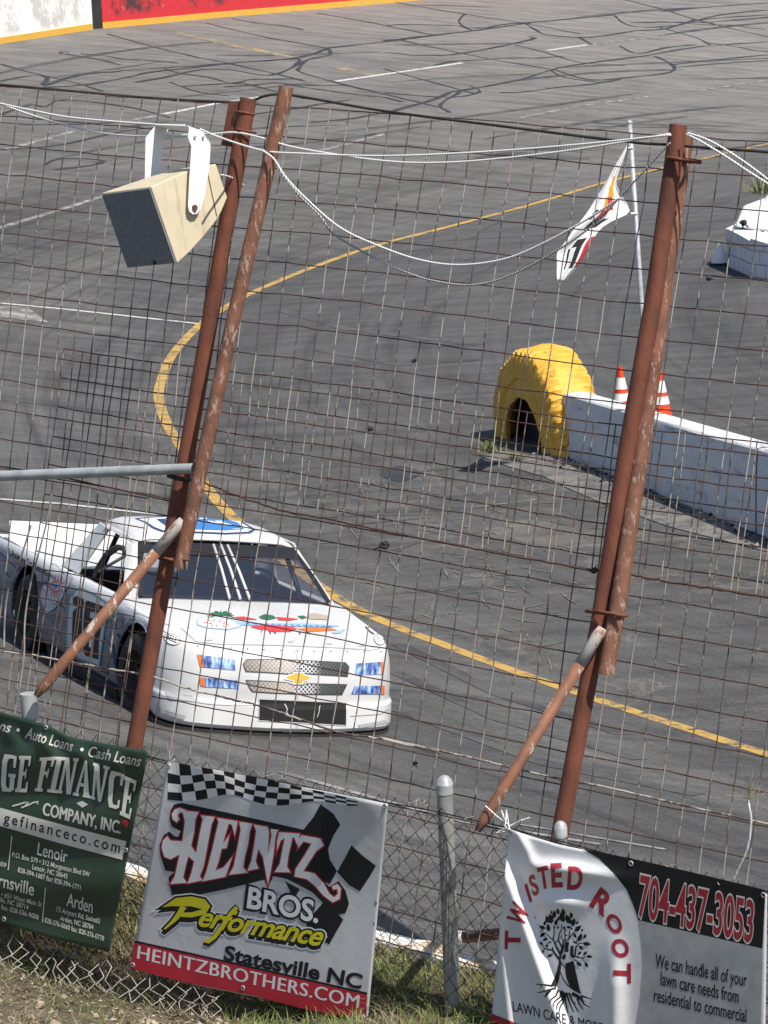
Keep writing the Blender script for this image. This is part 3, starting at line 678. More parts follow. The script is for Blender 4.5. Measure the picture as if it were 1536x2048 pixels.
def cable(name, pts, r, mat, label, cat, off=0., depth_f=None, group=None, sub=14, n=5, wob=0.):
    P0 = [np.array(p[:2], float) for p in pts]; P1 = smooth_poly(np.array(P0), sub)
    Q = [ct(*p, off) for p in P1]
    if wob: Q = [q+rng.normal(0, wob, 3) for q in Q]
    g = Rel(Q[0]); g.tube(Q, r, n); o = g.build(name, mat, smooth=True, fixn=False); o.location = Q[0]; tag(o, label, cat, group); return o
cable('top_cable', [(-60, 164), (120, 180), (300, 196), (470, 205), (500, 203), (530, 192), (560, 189), (600, 193), (768, 222), (1000, 252), (1250, 283), (1340, 290), (1560, 306)], .008, M['wire_black'], 'black cable running along the top edge of the catch fence', 'cable', .02)
m, t, b = new_mat('white_twisted_rope'); v = coords(t); wv_ = N(t, 'ShaderNodeTexWave', Scale=24, Distortion=1.0); t.links.new(v, wv_.inputs['Vector'])
t.links.new(ramp(t, wv_.outputs['Fac'], [(.2, (.45, .45, .45)), (.5, (.82, .82, .80))]).outputs[0], b.inputs['Base Color']); b.inputs['Roughness'].default_value = .6; M['rope'] = m
m, t, b = new_mat('grey_twisted_rope'); v = coords(t); wv_ = N(t, 'ShaderNodeTexWave', Scale=24, Distortion=1.0); t.links.new(v, wv_.inputs['Vector'])
t.links.new(ramp(t, wv_.outputs['Fac'], [(.3, (.14, .14, .135)), (.6, (.5, .49, .46))]).outputs[0], b.inputs['Base Color']); M['rope_grey'] = m
GR = 'twisted support cables of the catch fence'
cable('support_cable', [(-60, 196), (0, 207), (60, 220), (150, 236), (310, 249), (370, 251)], .006, M['rope'], 'upper white twisted cable running from the left edge to the speaker bracket', 'cable', .12, group=GR)
cable('support_cable', [(-60, 190), (0, 208), (100, 242), (200, 265), (290, 272), (420, 268), (470, 265), (520, 275), (600, 297), (768, 322), (900, 325), (1050, 312), (1180, 295), (1340, 268)], .006, M['rope'], 'white twisted cable from the left edge past both left posts', 'cable', .10, group=GR)
cable('support_cable', [(400, 258), (440, 275), (525, 301), (600, 307), (768, 312), (950, 305), (1150, 290), (1342, 270)], .006, M['rope'], 'white twisted cable from the speaker bracket straight across to the right rust post', 'cable', .13, group=GR)
cable('support_cable', [(525, 301), (548, 318), (570, 352), (610, 395), (680, 455), (760, 493), (840, 520), (920, 530), (1010, 518), (1090, 485), (1180, 435), (1240, 395)], .006, M['rope'], 'white twisted cable sagging in a deep curve between the left posts and the flag', 'cable', .16, group=GR)
cable('support_cable', [(548, 318), (565, 350), (600, 392), (640, 432), (665, 466), (720, 500), (790, 535), (860, 560), (940, 570), (1010, 555), (1090, 515), (1180, 455), (1260, 372), (1340, 285)], .0055, M['rope_grey'], 'greyer twisted cable sagging lowest between the left posts and the right post', 'cable', .14, group=GR)
cable('support_cable', [(1372, 268), (1400, 282), (1450, 312), (1500, 345), (1580, 395)], .006, M['rope'], 'white twisted cable dropping from the right rust post to the right edge, lower strand', 'cable', .10, group=GR)
cable('support_cable', [(1375, 266), (1420, 282), (1480, 318), (1540, 362), (1590, 400)], .006, M['rope'], 'white twisted cable dropping from the right rust post to the right edge, upper strand', 'cable', .14, group=GR)
# loose tension wires on the mesh
GT = 'loose tension wires along the mesh'
cable('tension_wire', [(-40, 1300), (60, 1310), (200, 1335), (300, 1352), (380, 1378), (470, 1400), (520, 1412), (600, 1438), (680, 1465), (760, 1478), (880, 1505)], .006, M['wire_old_lit'], 'sagging pale wire crossing in front of the truck bumper', 'wire', .04, group=GT, wob=.002)
cable('tension_wire', [(400, 962), (470, 990), (560, 1020), (640, 1035), (768, 1062), (950, 1098), (1190, 1142)], .0058, M['wire_dark'], 'rusty wire along the lower edge of the upper mesh between the posts', 'wire', .02, group=GT, wob=.002)
cable('tension_wire', [(1255, 1148), (1330, 1162), (1440, 1180), (1600, 1205)], .006, M['wire_dark'], 'rusty wire along the lower edge of the upper mesh right of the posts', 'wire', .02, group=GT, wob=.002)
cable('tension_wire', [(760, 1475), (900, 1506), (1010, 1532), (1130, 1560), (1200, 1572), (1400, 1618), (1600, 1662)], .006, M['wire_old_lit'], 'straight pale wire behind the grey capped post', 'wire', .03, group=GT, wob=.001)
cable('tension_wire', [(-40, 925), (100, 950), (220, 975), (330, 1000), (400, 1020)], .005, M['wire_dark'], 'rusty wire below the galvanised rail at the left edge', 'wire', .02, group=GT)

cable('tension_wire', [(62, 1050), (40, 1120), (18, 1175), (10, 1230), (8, 1295)], .0055, M['chain_pale'], 'bent pale upright wire at the far left in front of the truck bed', 'wire', .05, group=GT)
cable('tension_wire', [(103, 990), (92, 1050), (62, 1165), (50, 1240), (48, 1310), (40, 1370), (29, 1430)], .0055, M['chain_pale'], 'bent pale upright wire crossing the rear wheel of the truck', 'wire', .05, group=GT)
# posts
def pipe(name, px, off, r, mat, label, cat, cap=None, group=None, n=16, plane='ct', hollow=True):
    f_ = ct if plane == 'ct' else ch
    Q = [f_(x, y, o_) for (x, y), o_ in zip(px, off if isinstance(off, (list, tuple)) else [off]*len(px))]
    e = empty(name, Q[0]); tag(e, label, cat, group); g = Rel(Q[0]); g.tube(Q, r, n, cap=not hollow)
    if hollow:
        ax_ = nrm(Q[-1]-Q[0])
        for end, sg in ((0, 1), (-1, -1)):
            g.tube([Q[end], Q[end]+ax_*.12*sg], r*.86, n, cap=False)
        # annular lips
    g.build('pipe', mat, e, smooth='auto'); return e, Q
GP = 'rusty posts of the catch fence'
def clamp(e, Q0, c, ax_, r, r2=.0065):
    g = Rel(Q0); a = nrm(np.cross(ax_, [0.2, .1, 1])); b_ = np.cross(ax_, a); P = [c+r*(a*math.cos(q)+b_*math.sin(q)*1.0) for q in np.linspace(0, 2*math.pi, 22)]
    g.tube(P, r2, 5, cap=False); return g
rp = lambda x, y, wpx: wpx/2/pxm(ct(x, y))
e1, Q = pipe('fence_post', [(262, 1530), (380, 870), (497, 197)], .05, rp(380, 870, 33), M['rust'], 'dark rust pipe post at left, rising from the green banner', 'fence post', group=GP)
ax1 = nrm(Q[-1]-Q[0]); ba = ct(487, 240, .05); g = Rel(Q[0])
s1 = nrm(np.cross(ax1, CTN)); s1 = s1 if s1 @ Rv < 0 else -s1
o_ = ba+s1*.035; g.prism([o_+ax1*-.16, o_+ax1*.10, o_+s1*.075+ax1*.08, o_+s1*.075+ax1*-.16], CTN*.03)
g.build('top_bracket', M['rust'], e1, bevel=.004)
for (x, y) in ((485, 262), (482, 226)):
    clamp(e1, Q[0], ct(x+8, y, .05), ax1, rp(380, 870, 33)+.006).build('clamp_ring', M['rust'], e1, smooth=True)
e2_, Q = pipe('fence_post', [(360, 1136), (402, 935), (470, 625), (573, 174)], [.12, .13, .12, .09], rp(470, 625, 29), M['rustflake'], 'paler rust pipe with flaking paint lashed to the left rust post, its top standing free', 'fence post', group=GP)
g = clamp(e2_, Q[0], ct(345, 1117, .09), nrm(Q[-1]-Q[0]), .072, .008); g.tube([ct(318, 1117, .13), ct(378, 1120, .14)], .009, 6); g.build('clamp_ring', M['rust'], e2_, smooth=True)
g = clamp(e2_, Q[0], ct(358, 955, .10), nrm(Q[-1]-Q[0]), .06, .014); g.build('wire_lashing', M['wire_black'], e2_, smooth=True)
e3, Q = pipe('fence_post', [(1116, 1690), (1206, 1205), (1254, 900), (1307, 600), (1357, 250)], .05, rp(1254, 900, 36), M['rust'], 'dark rust pipe post at right, rising behind the white banner', 'fence post', group=GP)
clamp(e3, Q[0], ct(1362, 320, .06), nrm(Q[-1]-Q[0]), rp(1254, 900, 36)+.012, .010).build('clamp_ring', M['rust'], e3, smooth=True)
g = Rel(Q[0]); c_ = ct(1362, 320, .06); g.tube([ct(1335, 316, .10), ct(1402, 324, .10)], .012, 8); g.build('clamp_bolt', M['rust'], e3)
e4, Q = pipe('fence_post', [(1211, 1350), (1238, 1200), (1283, 900), (1325, 600), (1371, 272)], [.09, .06, .0, -.02, -.03], rp(1283, 900, 34), M['rustflake'], 'rust pipe with pale flaking paint alongside the right rust post, ending above the brace', 'fence post', group=GP)
g = clamp(e4, Q[0], ct(1222, 1226, .07), nrm(Q[-1]-Q[0]), .085, .008); g.tube([ct(1172, 1222, .12), ct(1250, 1232, .12)], .010, 6); g.build('clamp_ring', M['rust'], e4, smooth=True)
M['paleend'] = flaky('pale_pipe_end', (.44, .41, .38), (.34, .30, .27), (.24, .12, .07), .55, 12, (1, 1, .4))
# braces and rail
r_ = rp(400, 1200, 22)
Q = [ch(72, 1392, .02), ct(366, 1040, .14)]
def brace(Q, label, r):
    e = empty('brace_pipe', Q[0]); tag(e, label, 'brace', 'slanting braces of the catch fence'); d_ = nrm(Q[1]-Q[0]); g = Rel(Q[0])
    g.tube([Q[0], Q[0]+(Q[1]-Q[0])*.06, Q[0]+(Q[1]-Q[0])*.82], [r*.55, r, r], 14); g.build('pipe', M['rustpale'], e, smooth=True)
    g = Rel(Q[0]); g.tube([Q[0]+(Q[1]-Q[0])*.82, Q[0]+(Q[1]-Q[0])*.97, Q[1]], [r*1.04, r*1.04, r*.8], 14); g.build('pipe_end', M['paleend'], e, smooth=True)
brace(Q, 'rusty brace pipe crossing in front of the truck door up to the left posts', rp(220, 1220, 22))
brace([ch(955, 1662, .03), ct(1205, 1256, .12)], 'rusty brace pipe with pale upper end slanting up to the right posts', rp(1080, 1450, 23))
e, Q = pipe('galvanised_rail', [(-160, 957), (0, 952), (388, 937)], [.35, .3, .16], rp(200, 945, 21), M['galv'], 'pale galvanised horizontal pipe from the left edge to the left posts', 'rail')

# short posts of the chain link fence
GS = 'grey posts of the chain link fence'
def short_post(px, w, label, cap=True, hol=False):
    Q = [ch(*p, -.05) for p in px]; r = w/2/pxm(Q[0]); e = empty('grey_fence_post', Q[0]); tag(e, label, 'fence post', GS)
    g = Rel(Q[0]); g.tube([Q[0]-(nrm(Q[1]-Q[0]))*.2, *Q], r, 20, cap=True); g.build('post_pipe', M['greypost'] if cap else M['galv'], e, smooth='auto')
    if cap:
        d_ = nrm(Q[1]-Q[0]); g = Rel(Q[0]); g.tube([Q[1]-d_*.05, Q[1], Q[1]+d_*.001, Q[1]+d_*r*.55, Q[1]+d_*r*.95, Q[1]+d_*r*1.15], [r*1.08, r*1.08, r*1.06, r*.92, r*.55, r*.08], 20)
        g.build('post_cap', M['galv'], e, smooth='auto')
    return e
short_post([(906, 2034), (889, 1568)], 32, 'grey steel fence post with domed cap, standing right of the grey racing banner')
short_post([(75, 1640), (57, 1387)], 34, 'galvanised open topped fence post behind the green banner', cap=False)
short_post([(1126, 1800), (1121, 1655)], 25, 'short capped fence post stub just showing over the white banner')
# rusty pipe on the kerb
Q = [kerb_at(922)+nc*.05+[0, 0, .22], kerb_at(1010)+nc*.02+[0, 0, .30]]
e = empty('loose_pipe', Q[0]); tag(e, 'short rusty pipe with white end lying along the kerb beside the white banner', 'pipe')
g = Rel(Q[0]); g.tube([Q[0]+(Q[1]-Q[0])*.22, Q[1]+(Q[1]-Q[0])*1.5], .032, 12); g.build('pipe', M['rustpale'], e, smooth=True)
g = Rel(Q[0]); g.tube([Q[0], Q[0]+(Q[1]-Q[0])*.24], .036, 12); g.build('white_end', M['whitepaint'], e, smooth='auto')

# chain link
def rail_y(x): return np.interp(x, [-300, 0, 325, 775, 1020, 1262, 1536, 1900], [1375, 1440, 1520, 1605, 1655, 1722, 1785, 1880])
g = Rel(CHP); g2 = Rel(CHP)
step = 16.0; xs = np.arange(-140, 1640, step)
for i, x0_ in enumerate(xs):
    yb = base_px(x0_)-14; pts = []; y = rail_y(x0_)-10; k = 0
    lowy = yb-48 if x0_ < 480 else yb
    while y < lowy:
        xx = x0_+(step*.52 if (k+i) % 2 else -step*.52)+(y-1700)*(-.10)+(10 if False else 0)
        p = ch(xx+random.gauss(0, .8), y+random.gauss(0, .8), .0+(.004 if (k+i) % 2 else -.004)); pts.append(p); y += 19.5; k += 1
    if len(pts) > 1: g.tube(pts, .0026, 4, cap=False)
    if x0_ < 500:                                    # bare, bent lower edge
        q2 = [pts[-1]]; 
        for j in range(4):
            xx = x0_+(step*.56 if (k+j+i) % 2 else -step*.56)+(y-1700)*(-.10)+random.gauss(0, 4); p = ch(xx, y+random.gauss(0, 3), .02+.05*j); q2.append(p); y += 18
        g2.tube(q2, .0034, 4, cap=False)
for dy, r in ((0, .0042), (5, .0026)):
    g.tube([ch(x, rail_y(x)+dy+1.5*math.sin(x*.02), .0) for x in np.arange(-150, 1660, 30)], r, 5, cap=False)
e = empty('chain_link_fence', CHP); tag(e, 'low chain link fence along the verge with the banners tied to it', 'fence')
g.build('link_mesh', M['chain'], e, smooth=True, fixn=False); g2.build('bent_lower_edge', M['chain_pale'], e, smooth=True, fixn=False)
# little tie wires along the top
GW = 'wire ties along the fence top'
def tie(x, y, label, n=4, mat='chain_pale', r=.0022, L=.06):
    c = ch(x, y, .02); g = Rel(c)
    P_t = [c+rng.normal(0, .006, 3)]
    for k in range(n):
        b_ = c+rng.normal(0, L*.5, 3)+[0, 0, L*.3]; P_t += [(c+b_)/2+rng.normal(0, .012, 3), b_, c+rng.normal(0, .01, 3)]
    g.tube(P_t[:-1], r, 4)
    o = g.build('wire_tie', M[mat], fixn=False); o.location = c; tag(o, label, 'wire tie', GW)
tie(340, 1521, 'twisted wire tie at the upper left corner of the grey racing banner', 5)
tie(1015, 1650, 'pale rope knot at the upper left corner of the white banner', 8, 'rope', .0035, .10)
for x, lb in ((395, 'bent wire end above the checkered band, leftmost'), (530, 'bent wire end above the middle of the checkered band'), (565, 'second bent wire end above the checkered band, right of the middle'), (675, 'bent wire end near the right end of the checkered band'), (825, 'bent wire ends between the grey racing banner and the capped post'), (850, 'bent wire end touching the left side of the capped post'), (940, 'bent wire end between the capped post and the brace foot'), (1330, 'bent wire end over the black phone number band'), (1440, 'bent wire end near the right end of the black band')):
    tie(x, rail_y(x)-6, lb, 3, 'chain_pale' if x < 1000 else 'wire_old_lit', .002, .05)
Pq = [ch(x, y, .02) for x, y in smooth_poly(np.array([(1466, 1762), (1478, 1735), (1492, 1705), (1500, 1670), (1502, 1635), (1496, 1600)], float), 4)]
g = Rel(Pq[0]); g.tube(Pq, .0055, 6); o = g.build('hanging_cord', M['rope'], smooth=True, fixn=False); o.location = Pq[0]; tag(o, 'curved pale cord rising from the top of the black phone number band', 'cord')
c = ch(1497, 1602, .02); g = Rel(c)
for k in range(14):
    b_ = c+np.array([rng.normal(0, .06), rng.normal(0, .03), abs(rng.normal(.05, .06))]); g.tube([c+rng.normal(0, .01, 3), b_], .0016, 4)
o = g.build('dry_weed', M['straw'], fixn=False); o.location = c; tag(o, 'dry brown weed sprig caught on the mesh at the right edge', 'plant')
# rubber scraps caught in the mesh
GB = 'rubber scraps caught in the mesh'
for i, (x, y, r, lb) in enumerate([(741, 857, 7, 'small black rubber scrap in the mesh left of the yellow tyre'), (770, 1090, 12, 'black rubber scrap in the mesh right of the truck roof'), (1188, 1141, 9, 'black rubber scrap against the left side of the right posts'), (1487, 445, 9, 'black rubber scrap in front of the white barrier top'), (1418, 556, 8, 'thin black rubber scrap in the mesh below left of the white barrier'), (830, 1527, 6, 'small dark scrap in the mesh left of the capped post'), (827, 722, 5, 'tiny dark scrap in the upper mesh above the pit entry')]):
    c = ct(x, y, .0); g = Rel(c); R_s = r/pxm(c)
    bmv = [c+R_s*np.array([math.sin(th)*math.cos(ph)*random.uniform(.6, 1.3), math.sin(th)*math.sin(ph)*random.uniform(.5, 1), math.cos(th)*random.uniform(.5, .9)]) for th in np.linspace(.3, 2.8, 5) for ph in np.linspace(0, 6.28, 8)[:-1]]
    g.grid([bmv[k*7:(k+1)*7] for k in range(5)], wrap=True)
    for k in range(2): g.tube([c, c+rng.normal(0, R_s*.9, 3)], R_s*.18, 4)
    o = g.build('rubber_scrap', M['rubber']); o.location = c; tag(o, lb, 'scrap', GB)

# ------------------------------------------------------------------ loudspeaker hung in front of the fence
SD = np.dot(ct(325, 400, .55)-CAM, Fv)
sz = lambda x, y: (180+x/3.491, 160+y/3.491)
SN = nrm(np.array([.66, -.75, .10])); SP = at_depth(*sz(520, 800), SD)
def spk(x, y, off=0.): return on_plane(*sz(x, y), SP+SN*off, SN)
tl = spk(425, 745); WV = on_plane(*sz(80, 682), tl, nrm(np.array([.75, .66, .0])))-tl
fn = nrm(np.cross(spk(610, 1280)-tl, WV))
WV = -SN*np.linalg.norm(WV)*1.0
# width chosen so that the far top corner falls where the photograph shows it
best = min(np.linspace(.2, .9, 141), key=lambda w_: abs((lambda P: CX+FPX*np.dot(P-CAM, Rv)/np.dot(P-CAM, Fv))(tl-SN*w_)-sz(80, 682)[0]))
WV = -SN*best
e = empty('loudspeaker', tl); tag(e, 'cream weathered loudspeaker on a white bracket hanging in front of the left posts', 'loudspeaker')
side = [(425, 745), (555, 688), (680, 636), (780, 608), (880, 585), (960, 820), (918, 920), (880, 985), (800, 1085), (700, 1198), (610, 1280)]
poly = [spk(*p) for p in side]
g = Rel(tl); kx = [1-.36*max(0, min(1, (x-425-(y-745)*.345)/330)) for x, y in side]; nS = len(poly)
g.add(poly+[p+WV*k for p, k in zip(poly, kx)], [tuple(range(nS))[::-1], tuple(range(nS, 2*nS))]+[(i, (i+1) % nS, nS+(i+1) % nS, nS+i) for i in range(nS)])
m, t, b = new_mat('weathered_cream_cabinet'); v = coords(t)
k1 = ramp(t, noise(t, v, 4, 7, .7), [(.35, (.62, .54, .38)), (.65, (.54, .47, .33))]).outputs[0]
k2 = ramp(t, noise(t, v, 9, 6, .7), [(.56, (0, 0, 0)), (.72, (.6, .6, .6))]).outputs[0]
k5 = ramp(t, noise(t, coords(t, 'Object', (14, 14, 1.2)), 1.0, 6, .7), [(.57, (0, 0, 0)), (.70, (.6, .6, .6))]).outputs[0]
k1 = mix(t, k5, k1, (.30, .22, .13))
t.links.new(mix(t, k2, k1, (.40, .35, .24)), b.inputs['Base Color']); b.inputs['Roughness'].default_value = .6
g.build('cabinet', m, e, bevel=.006)
# front grille, set proud of the front face
fd = nrm(np.cross(poly[-1]-poly[0], WV)); fd = fd if fd @ (poly[4]-poly[0]) < 0 else -fd
a, b_, c_, d_ = poly[0], poly[-1], poly[-1]+WV, poly[0]+WV; ctr = (a+b_+c_+d_)/4
g = Rel(tl); g.prism([ctr+(q-ctr)*.965+fd*.001 for q in (a, b_, c_, d_)], fd*.008)
g.build('front_grille', pm('grey_speaker_cloth', (.22, .23, .245), (.18, .19, .205), 30, .8, 0, .4, .6, .2, 200), e)
g = Rel(tl); q0 = ctr+(b_-ctr)*.55+(c_-ctr)*.36
g.prism([q0+fd*.009+(b_-a)*u_*.022+WV*v_*.03 for u_, v_ in ((-1, -1), (1, -1), (1, 1), (-1, 1))], fd*.004); g.build('badge', M['black'], e)
g = Rel(tl); g.prism([spk(815, 640, .001), spk(822, 640, .001), spk(888, 950, .001), spk(881, 950, .001)], SN*.0015); g.build('cabinet_seam', pm('dark_cabinet_seam', (.16, .12, .07), None, 9, .8), e)  # seam drawn as a thin dark brown strip
# bracket: two arms and the bridge
bw = .03
def plate(P, n, th): return P, n*th
g = Rel(tl)
armR = [(690, 330), (770, 350), (835, 440), (838, 470), (830, 600), (800, 800), (770, 900), (745, 935), (715, 940), (690, 920), (682, 880), (690, 700), (705, 470), (680, 400)]
g.prism([spk(x, y, bw) for x, y in armR], SN*.006)
sh_ = np.array(spk(727, 895, bw))
g.build('bracket_arm', M['whitebr'] if 'whitebr' in M else M.setdefault('whitebr', pm('white_bracket_paint', (.80, .81, .82), (.72, .73, .74), 6, .4, 0, .4, .7, .05)), e, bevel=.002)
g = Rel(tl); lo = -best-bw
def spl(x, y): return on_plane(*sz(x, y), SP+SN*lo, SN)
g.prism([spl(455, 318), spl(545, 345), spl(500, 440), spl(495, 800), spl(378, 800), spl(385, 405)], SN*.006)
g.build('bracket_arm', M['whitebr'], e, bevel=.002)
g = Rel(tl)
a, b_, c_, d_ = spk(680, 326, bw), spk(800, 372, bw), spl(535, 345), spl(450, 316)
up_ = nrm(np.cross(b_-a, c_-a)); up_ = up_ if up_[2] > 0 else -up_
g.prism([a, b_, c_, d_], up_*.006); g.build('bracket_bridge', M['whitebr'], e, bevel=.002)
for x, y, r in ((727, 893, .017), (728, 398, .008), (785, 402, .008)):
    c = spk(x, y, bw+.006); g = Rel(tl); g.tube([c, c+SN*.012], r, 10); g.build('bolt', M['rust'] if r > .01 else M['galv'], e)
g = Rel(tl)
for x, y, hgt_ in ((432, 460, 28), (472, 445, 8), (505, 458, 20)):
    g.prism([spl(x-5, y-hgt_), spl(x+5, y-hgt_), spl(x+5, y+hgt_), spl(x-5, y+hgt_)], SN*.0075)
g.build('bracket_slot', M['collar'], e)
# cable tail
Pq = [at_depth(*sz(x, y), SD-.02+k*.06) for k, (x, y) in enumerate(smooth_poly(np.array([(915, 662), (960, 672), (1000, 690), (1020, 720), (1050, 722), (1070, 740), (1040, 738)], float), 3))]
g = Rel(tl); g.tube(Pq, .006, 6); g.build('cable_tail', M['rope'], e, smooth=True)

# ------------------------------------------------------------------ flat lettering helpers: outlines in pixels, cut finely and laid onto a surface
def me2d(ob_):
    me = ob_.to_mesh(); v = np.array([tuple(q.co)[:2] for q in me.vertices]).reshape(-1, 2); f = [tuple(p.vertices) for p in me.polygons]; ob_.to_mesh_clear(); return v, f
def poly2d(polys, off=0.):
    c = bpy.data.curves.new('outline', 'CURVE'); c.dimensions = '2D'; c.fill_mode = 'BOTH'; c.offset = off/100.
    for p in polys:
        s_ = c.splines.new('POLY'); s_.points.add(len(p)-1); s_.use_cyclic_u = True
        for q, w_ in zip(s_.points, p): q.co = (w_[0]/100., w_[1]/100., 0, 1)
    o = bpy.data.objects.new('outline', c); v, f = me2d(o); bpy.data.objects.remove(o); bpy.data.curves.remove(c); return v*100., f
TXT = {}
def text2d(s_, off=0., shear=0., sp=1.):
    k = (s_, off, shear, sp)
    if k not in TXT:
        c = bpy.data.curves.new('text', 'FONT'); c.body = s_; c.offset = off; c.shear = shear; c.space_character = sp; c.resolution_u = 4
        o = bpy.data.objects.new('text', c); TXT[k] = me2d(o); bpy.data.objects.remove(o); bpy.data.curves.remove(c)
    return TXT[k]
def fit_text(s_, p0, p1, up, off=0., shear=0., sp=1., grow=0.):
    """text from baseline point p0 to p1, `up` = vector of the capital height"""
    ref = text2d(s_, 0., shear, sp)[0]; v, f = text2d(s_, off, shear, sp); x0_, x1_ = ref[:, 0].min(), ref[:, 0].max()
    p0, p1, up = (np.array(q, float) for q in (p0, p1, up)); q = (v[:, :1]-x0_)/(x1_-x0_)
    return p0+(p1-p0)*q+up*(v[:, 1:2]/.70), f
def stroke2d(pts, w, taper=None):
    pts = np.array(pts, float); n = len(pts); ws = np.linspace(w, w if taper is None else taper, n)
    L = []; R_ = []
    for i in range(n):
        tn = nrm(pts[min(i+1, n-1)]-pts[max(i-1, 0)]); nn = np.array([-tn[1], tn[0]])*ws[i]/2; L.append(pts[i]+nn); R_.append(pts[i]-nn)
    return [np.array(L+R_[::-1]), [(i, i+1, 2*n-2-i, 2*n-1-i) for i in range(n-1)]]
class Print:
    """one mesh of printed shapes; mapf(x, y, lift) gives the 3-D point"""
    def __init__(s, mapf, cell=10., ls=.4): s.map = mapf; s.cell = cell; s.ls = ls; s.mb = MB(); s.k = 0
    def put(s, vf, mi, lift):
        v, f = vf; v = np.asarray(v, float); bm = bmesh.new(); vs = [bm.verts.new((q[0], q[1], 0)) for q in v]
        for q in f:
            try: bm.faces.new([vs[i] for i in q])
            except ValueError: pass
        lo_, hi_ = v.min(0), v.max(0)
        if s.cell:
            for ax_ in (0, 1):
                for c in np.arange(math.floor(lo_[ax_]/s.cell)*s.cell+s.cell, hi_[ax_], s.cell):
                    bmesh.ops.bisect_plane(bm, geom=bm.verts[:]+bm.edges[:]+bm.faces[:], plane_co=(c, c, 0), plane_no=(1-ax_, ax_, 0))
        s.k += 1; l = lift*s.ls+s.k*4e-6
        bm.verts.index_update(); P = [s.map(q.co.x, q.co.y, l) for q in bm.verts]
        F_ = [tuple(q.index for q in fc.verts) for fc in bm.faces]; F_ = [q for q in F_ if all(P[i] is not None for i in q)]
        ok = {i for q in F_ for i in q}; s.mb.add([p if i in ok else (0, 0, 0) for i, p in enumerate(P)], F_, mi); bm.free()
    def poly(s, p, mi, lift=.002, off=0.): s.put(poly2d([p], off), mi, lift)
    def text(s, *a, mi=0, lift=.003, **k): s.put(fit_text(*a, **k), mi, lift)
    def line(s, p, w, mi, lift=.003, taper=None): s.put(stroke2d(p, w, taper), mi, lift)
    def build(s, name, mats, parent, base=(0, 0, 0)):
        s.mb.v = [tuple(np.asarray(v)-np.asarray(base)) for v in s.mb.v]
        used = sorted({i for f in s.mb.f for i in f}); rm = {o_: n_ for n_, o_ in enumerate(used)}
        s.mb.v = [s.mb.v[i] for i in used]; s.mb.f = [tuple(rm[i] for i in f) for f in s.mb.f]
        return s.mb.build(name, mats, parent, fixn=False)
def ink(name, col, rough=.5): return pm('print_'+name, col, tuple(x*.88 for x in col), 5, rough, 0, .4, .65, 0)
K = dict(white=ink('white', (.80, .80, .79)), black=ink('black', (.010, .0095, .010), .8), red=ink('red', (.50, .025, .045)), dred=ink('dark_red', (.36, .025, .04)), yellow=ink('yellow', (.66, .60, .02)), cream=ink('cream', (.72, .70, .62)), dk=ink('dark_green', (.02, .035, .02)), grey=ink('grey', (.45, .45, .46)), lgrey=ink('light_grey', (.52, .52, .54)))

def vinyl(name, col, col2=None, tr=.12, rough=.45, scale=3):
    m, t, b = new_mat(name); v = coords(t)
    t.links.new(ramp(t, noise(t, v, scale, 6, .65), [(.35, col), (.68, col2 or tuple(x*.85 for x in col))]).outputs[0], b.inputs['Base Color'])
    b.inputs['Roughness'].default_value = rough; bump(t, b, noise(t, v, 9, 4), .25, .01); return m
def banner(name, mat, TLs, BLs, disp, base, label, off=.035, nv=56, px_step=6):
    """cloth between a top edge and a bottom edge (pixel polylines); returns the empty and the mapping function"""
    P0 = ch(*base); e = empty(name, P0); tag(e, label, 'banner')
    def mp(x, y, lift=0.): return ch(x, y, off+disp(x, y)+lift)
    T_ = np.array(TLs, float); B_ = np.array(BLs, float); n = max(8, int(abs(T_[-1, 0]-T_[0, 0])/px_step)); q = np.linspace(0, 1, n+1)
    def along(Q): s_ = np.concatenate([[0], np.cumsum(np.hypot(*np.diff(Q, axis=0).T))]); s_ /= s_[-1]; return np.stack([np.interp(q, s_, Q[:, k]) for k in (0, 1)], 1)
    A, Bm = along(T_), along(B_); g = Rel(P0)
    g.grid([[mp(*(A[i]+(Bm[i]-A[i])*j/nv)) for i in range(n+1)] for j in range(nv+1)])
    o = g.build('cloth', mat, e, smooth=True, fixn=False); s_ = o.modifiers.new('thick', 'SOLIDIFY'); s_.thickness = .0012; s_.offset = -1 if False else 1
    # keep the printed side (towards the camera) where mapped: thickness grows away from it
    nrm_ = o.data.polygons[0].normal; s_.offset = -1 if nrm_.dot(Vector(CHN)) > 0 else 1
    return e, mp, P0
def grommets(e, P0, mp, pts):
    for x, y in pts:
        c = np.array(mp(x, y, .002)); g = Rel(P0); a, b_ = kflat, UPC
        g.tube([c+.011*(a*math.cos(q)+b_*math.sin(q)) for q in np.linspace(0, 6.2832, 13)], .0045, 5, cap=False); g.build('grommet', M['galv'], e, smooth=True)

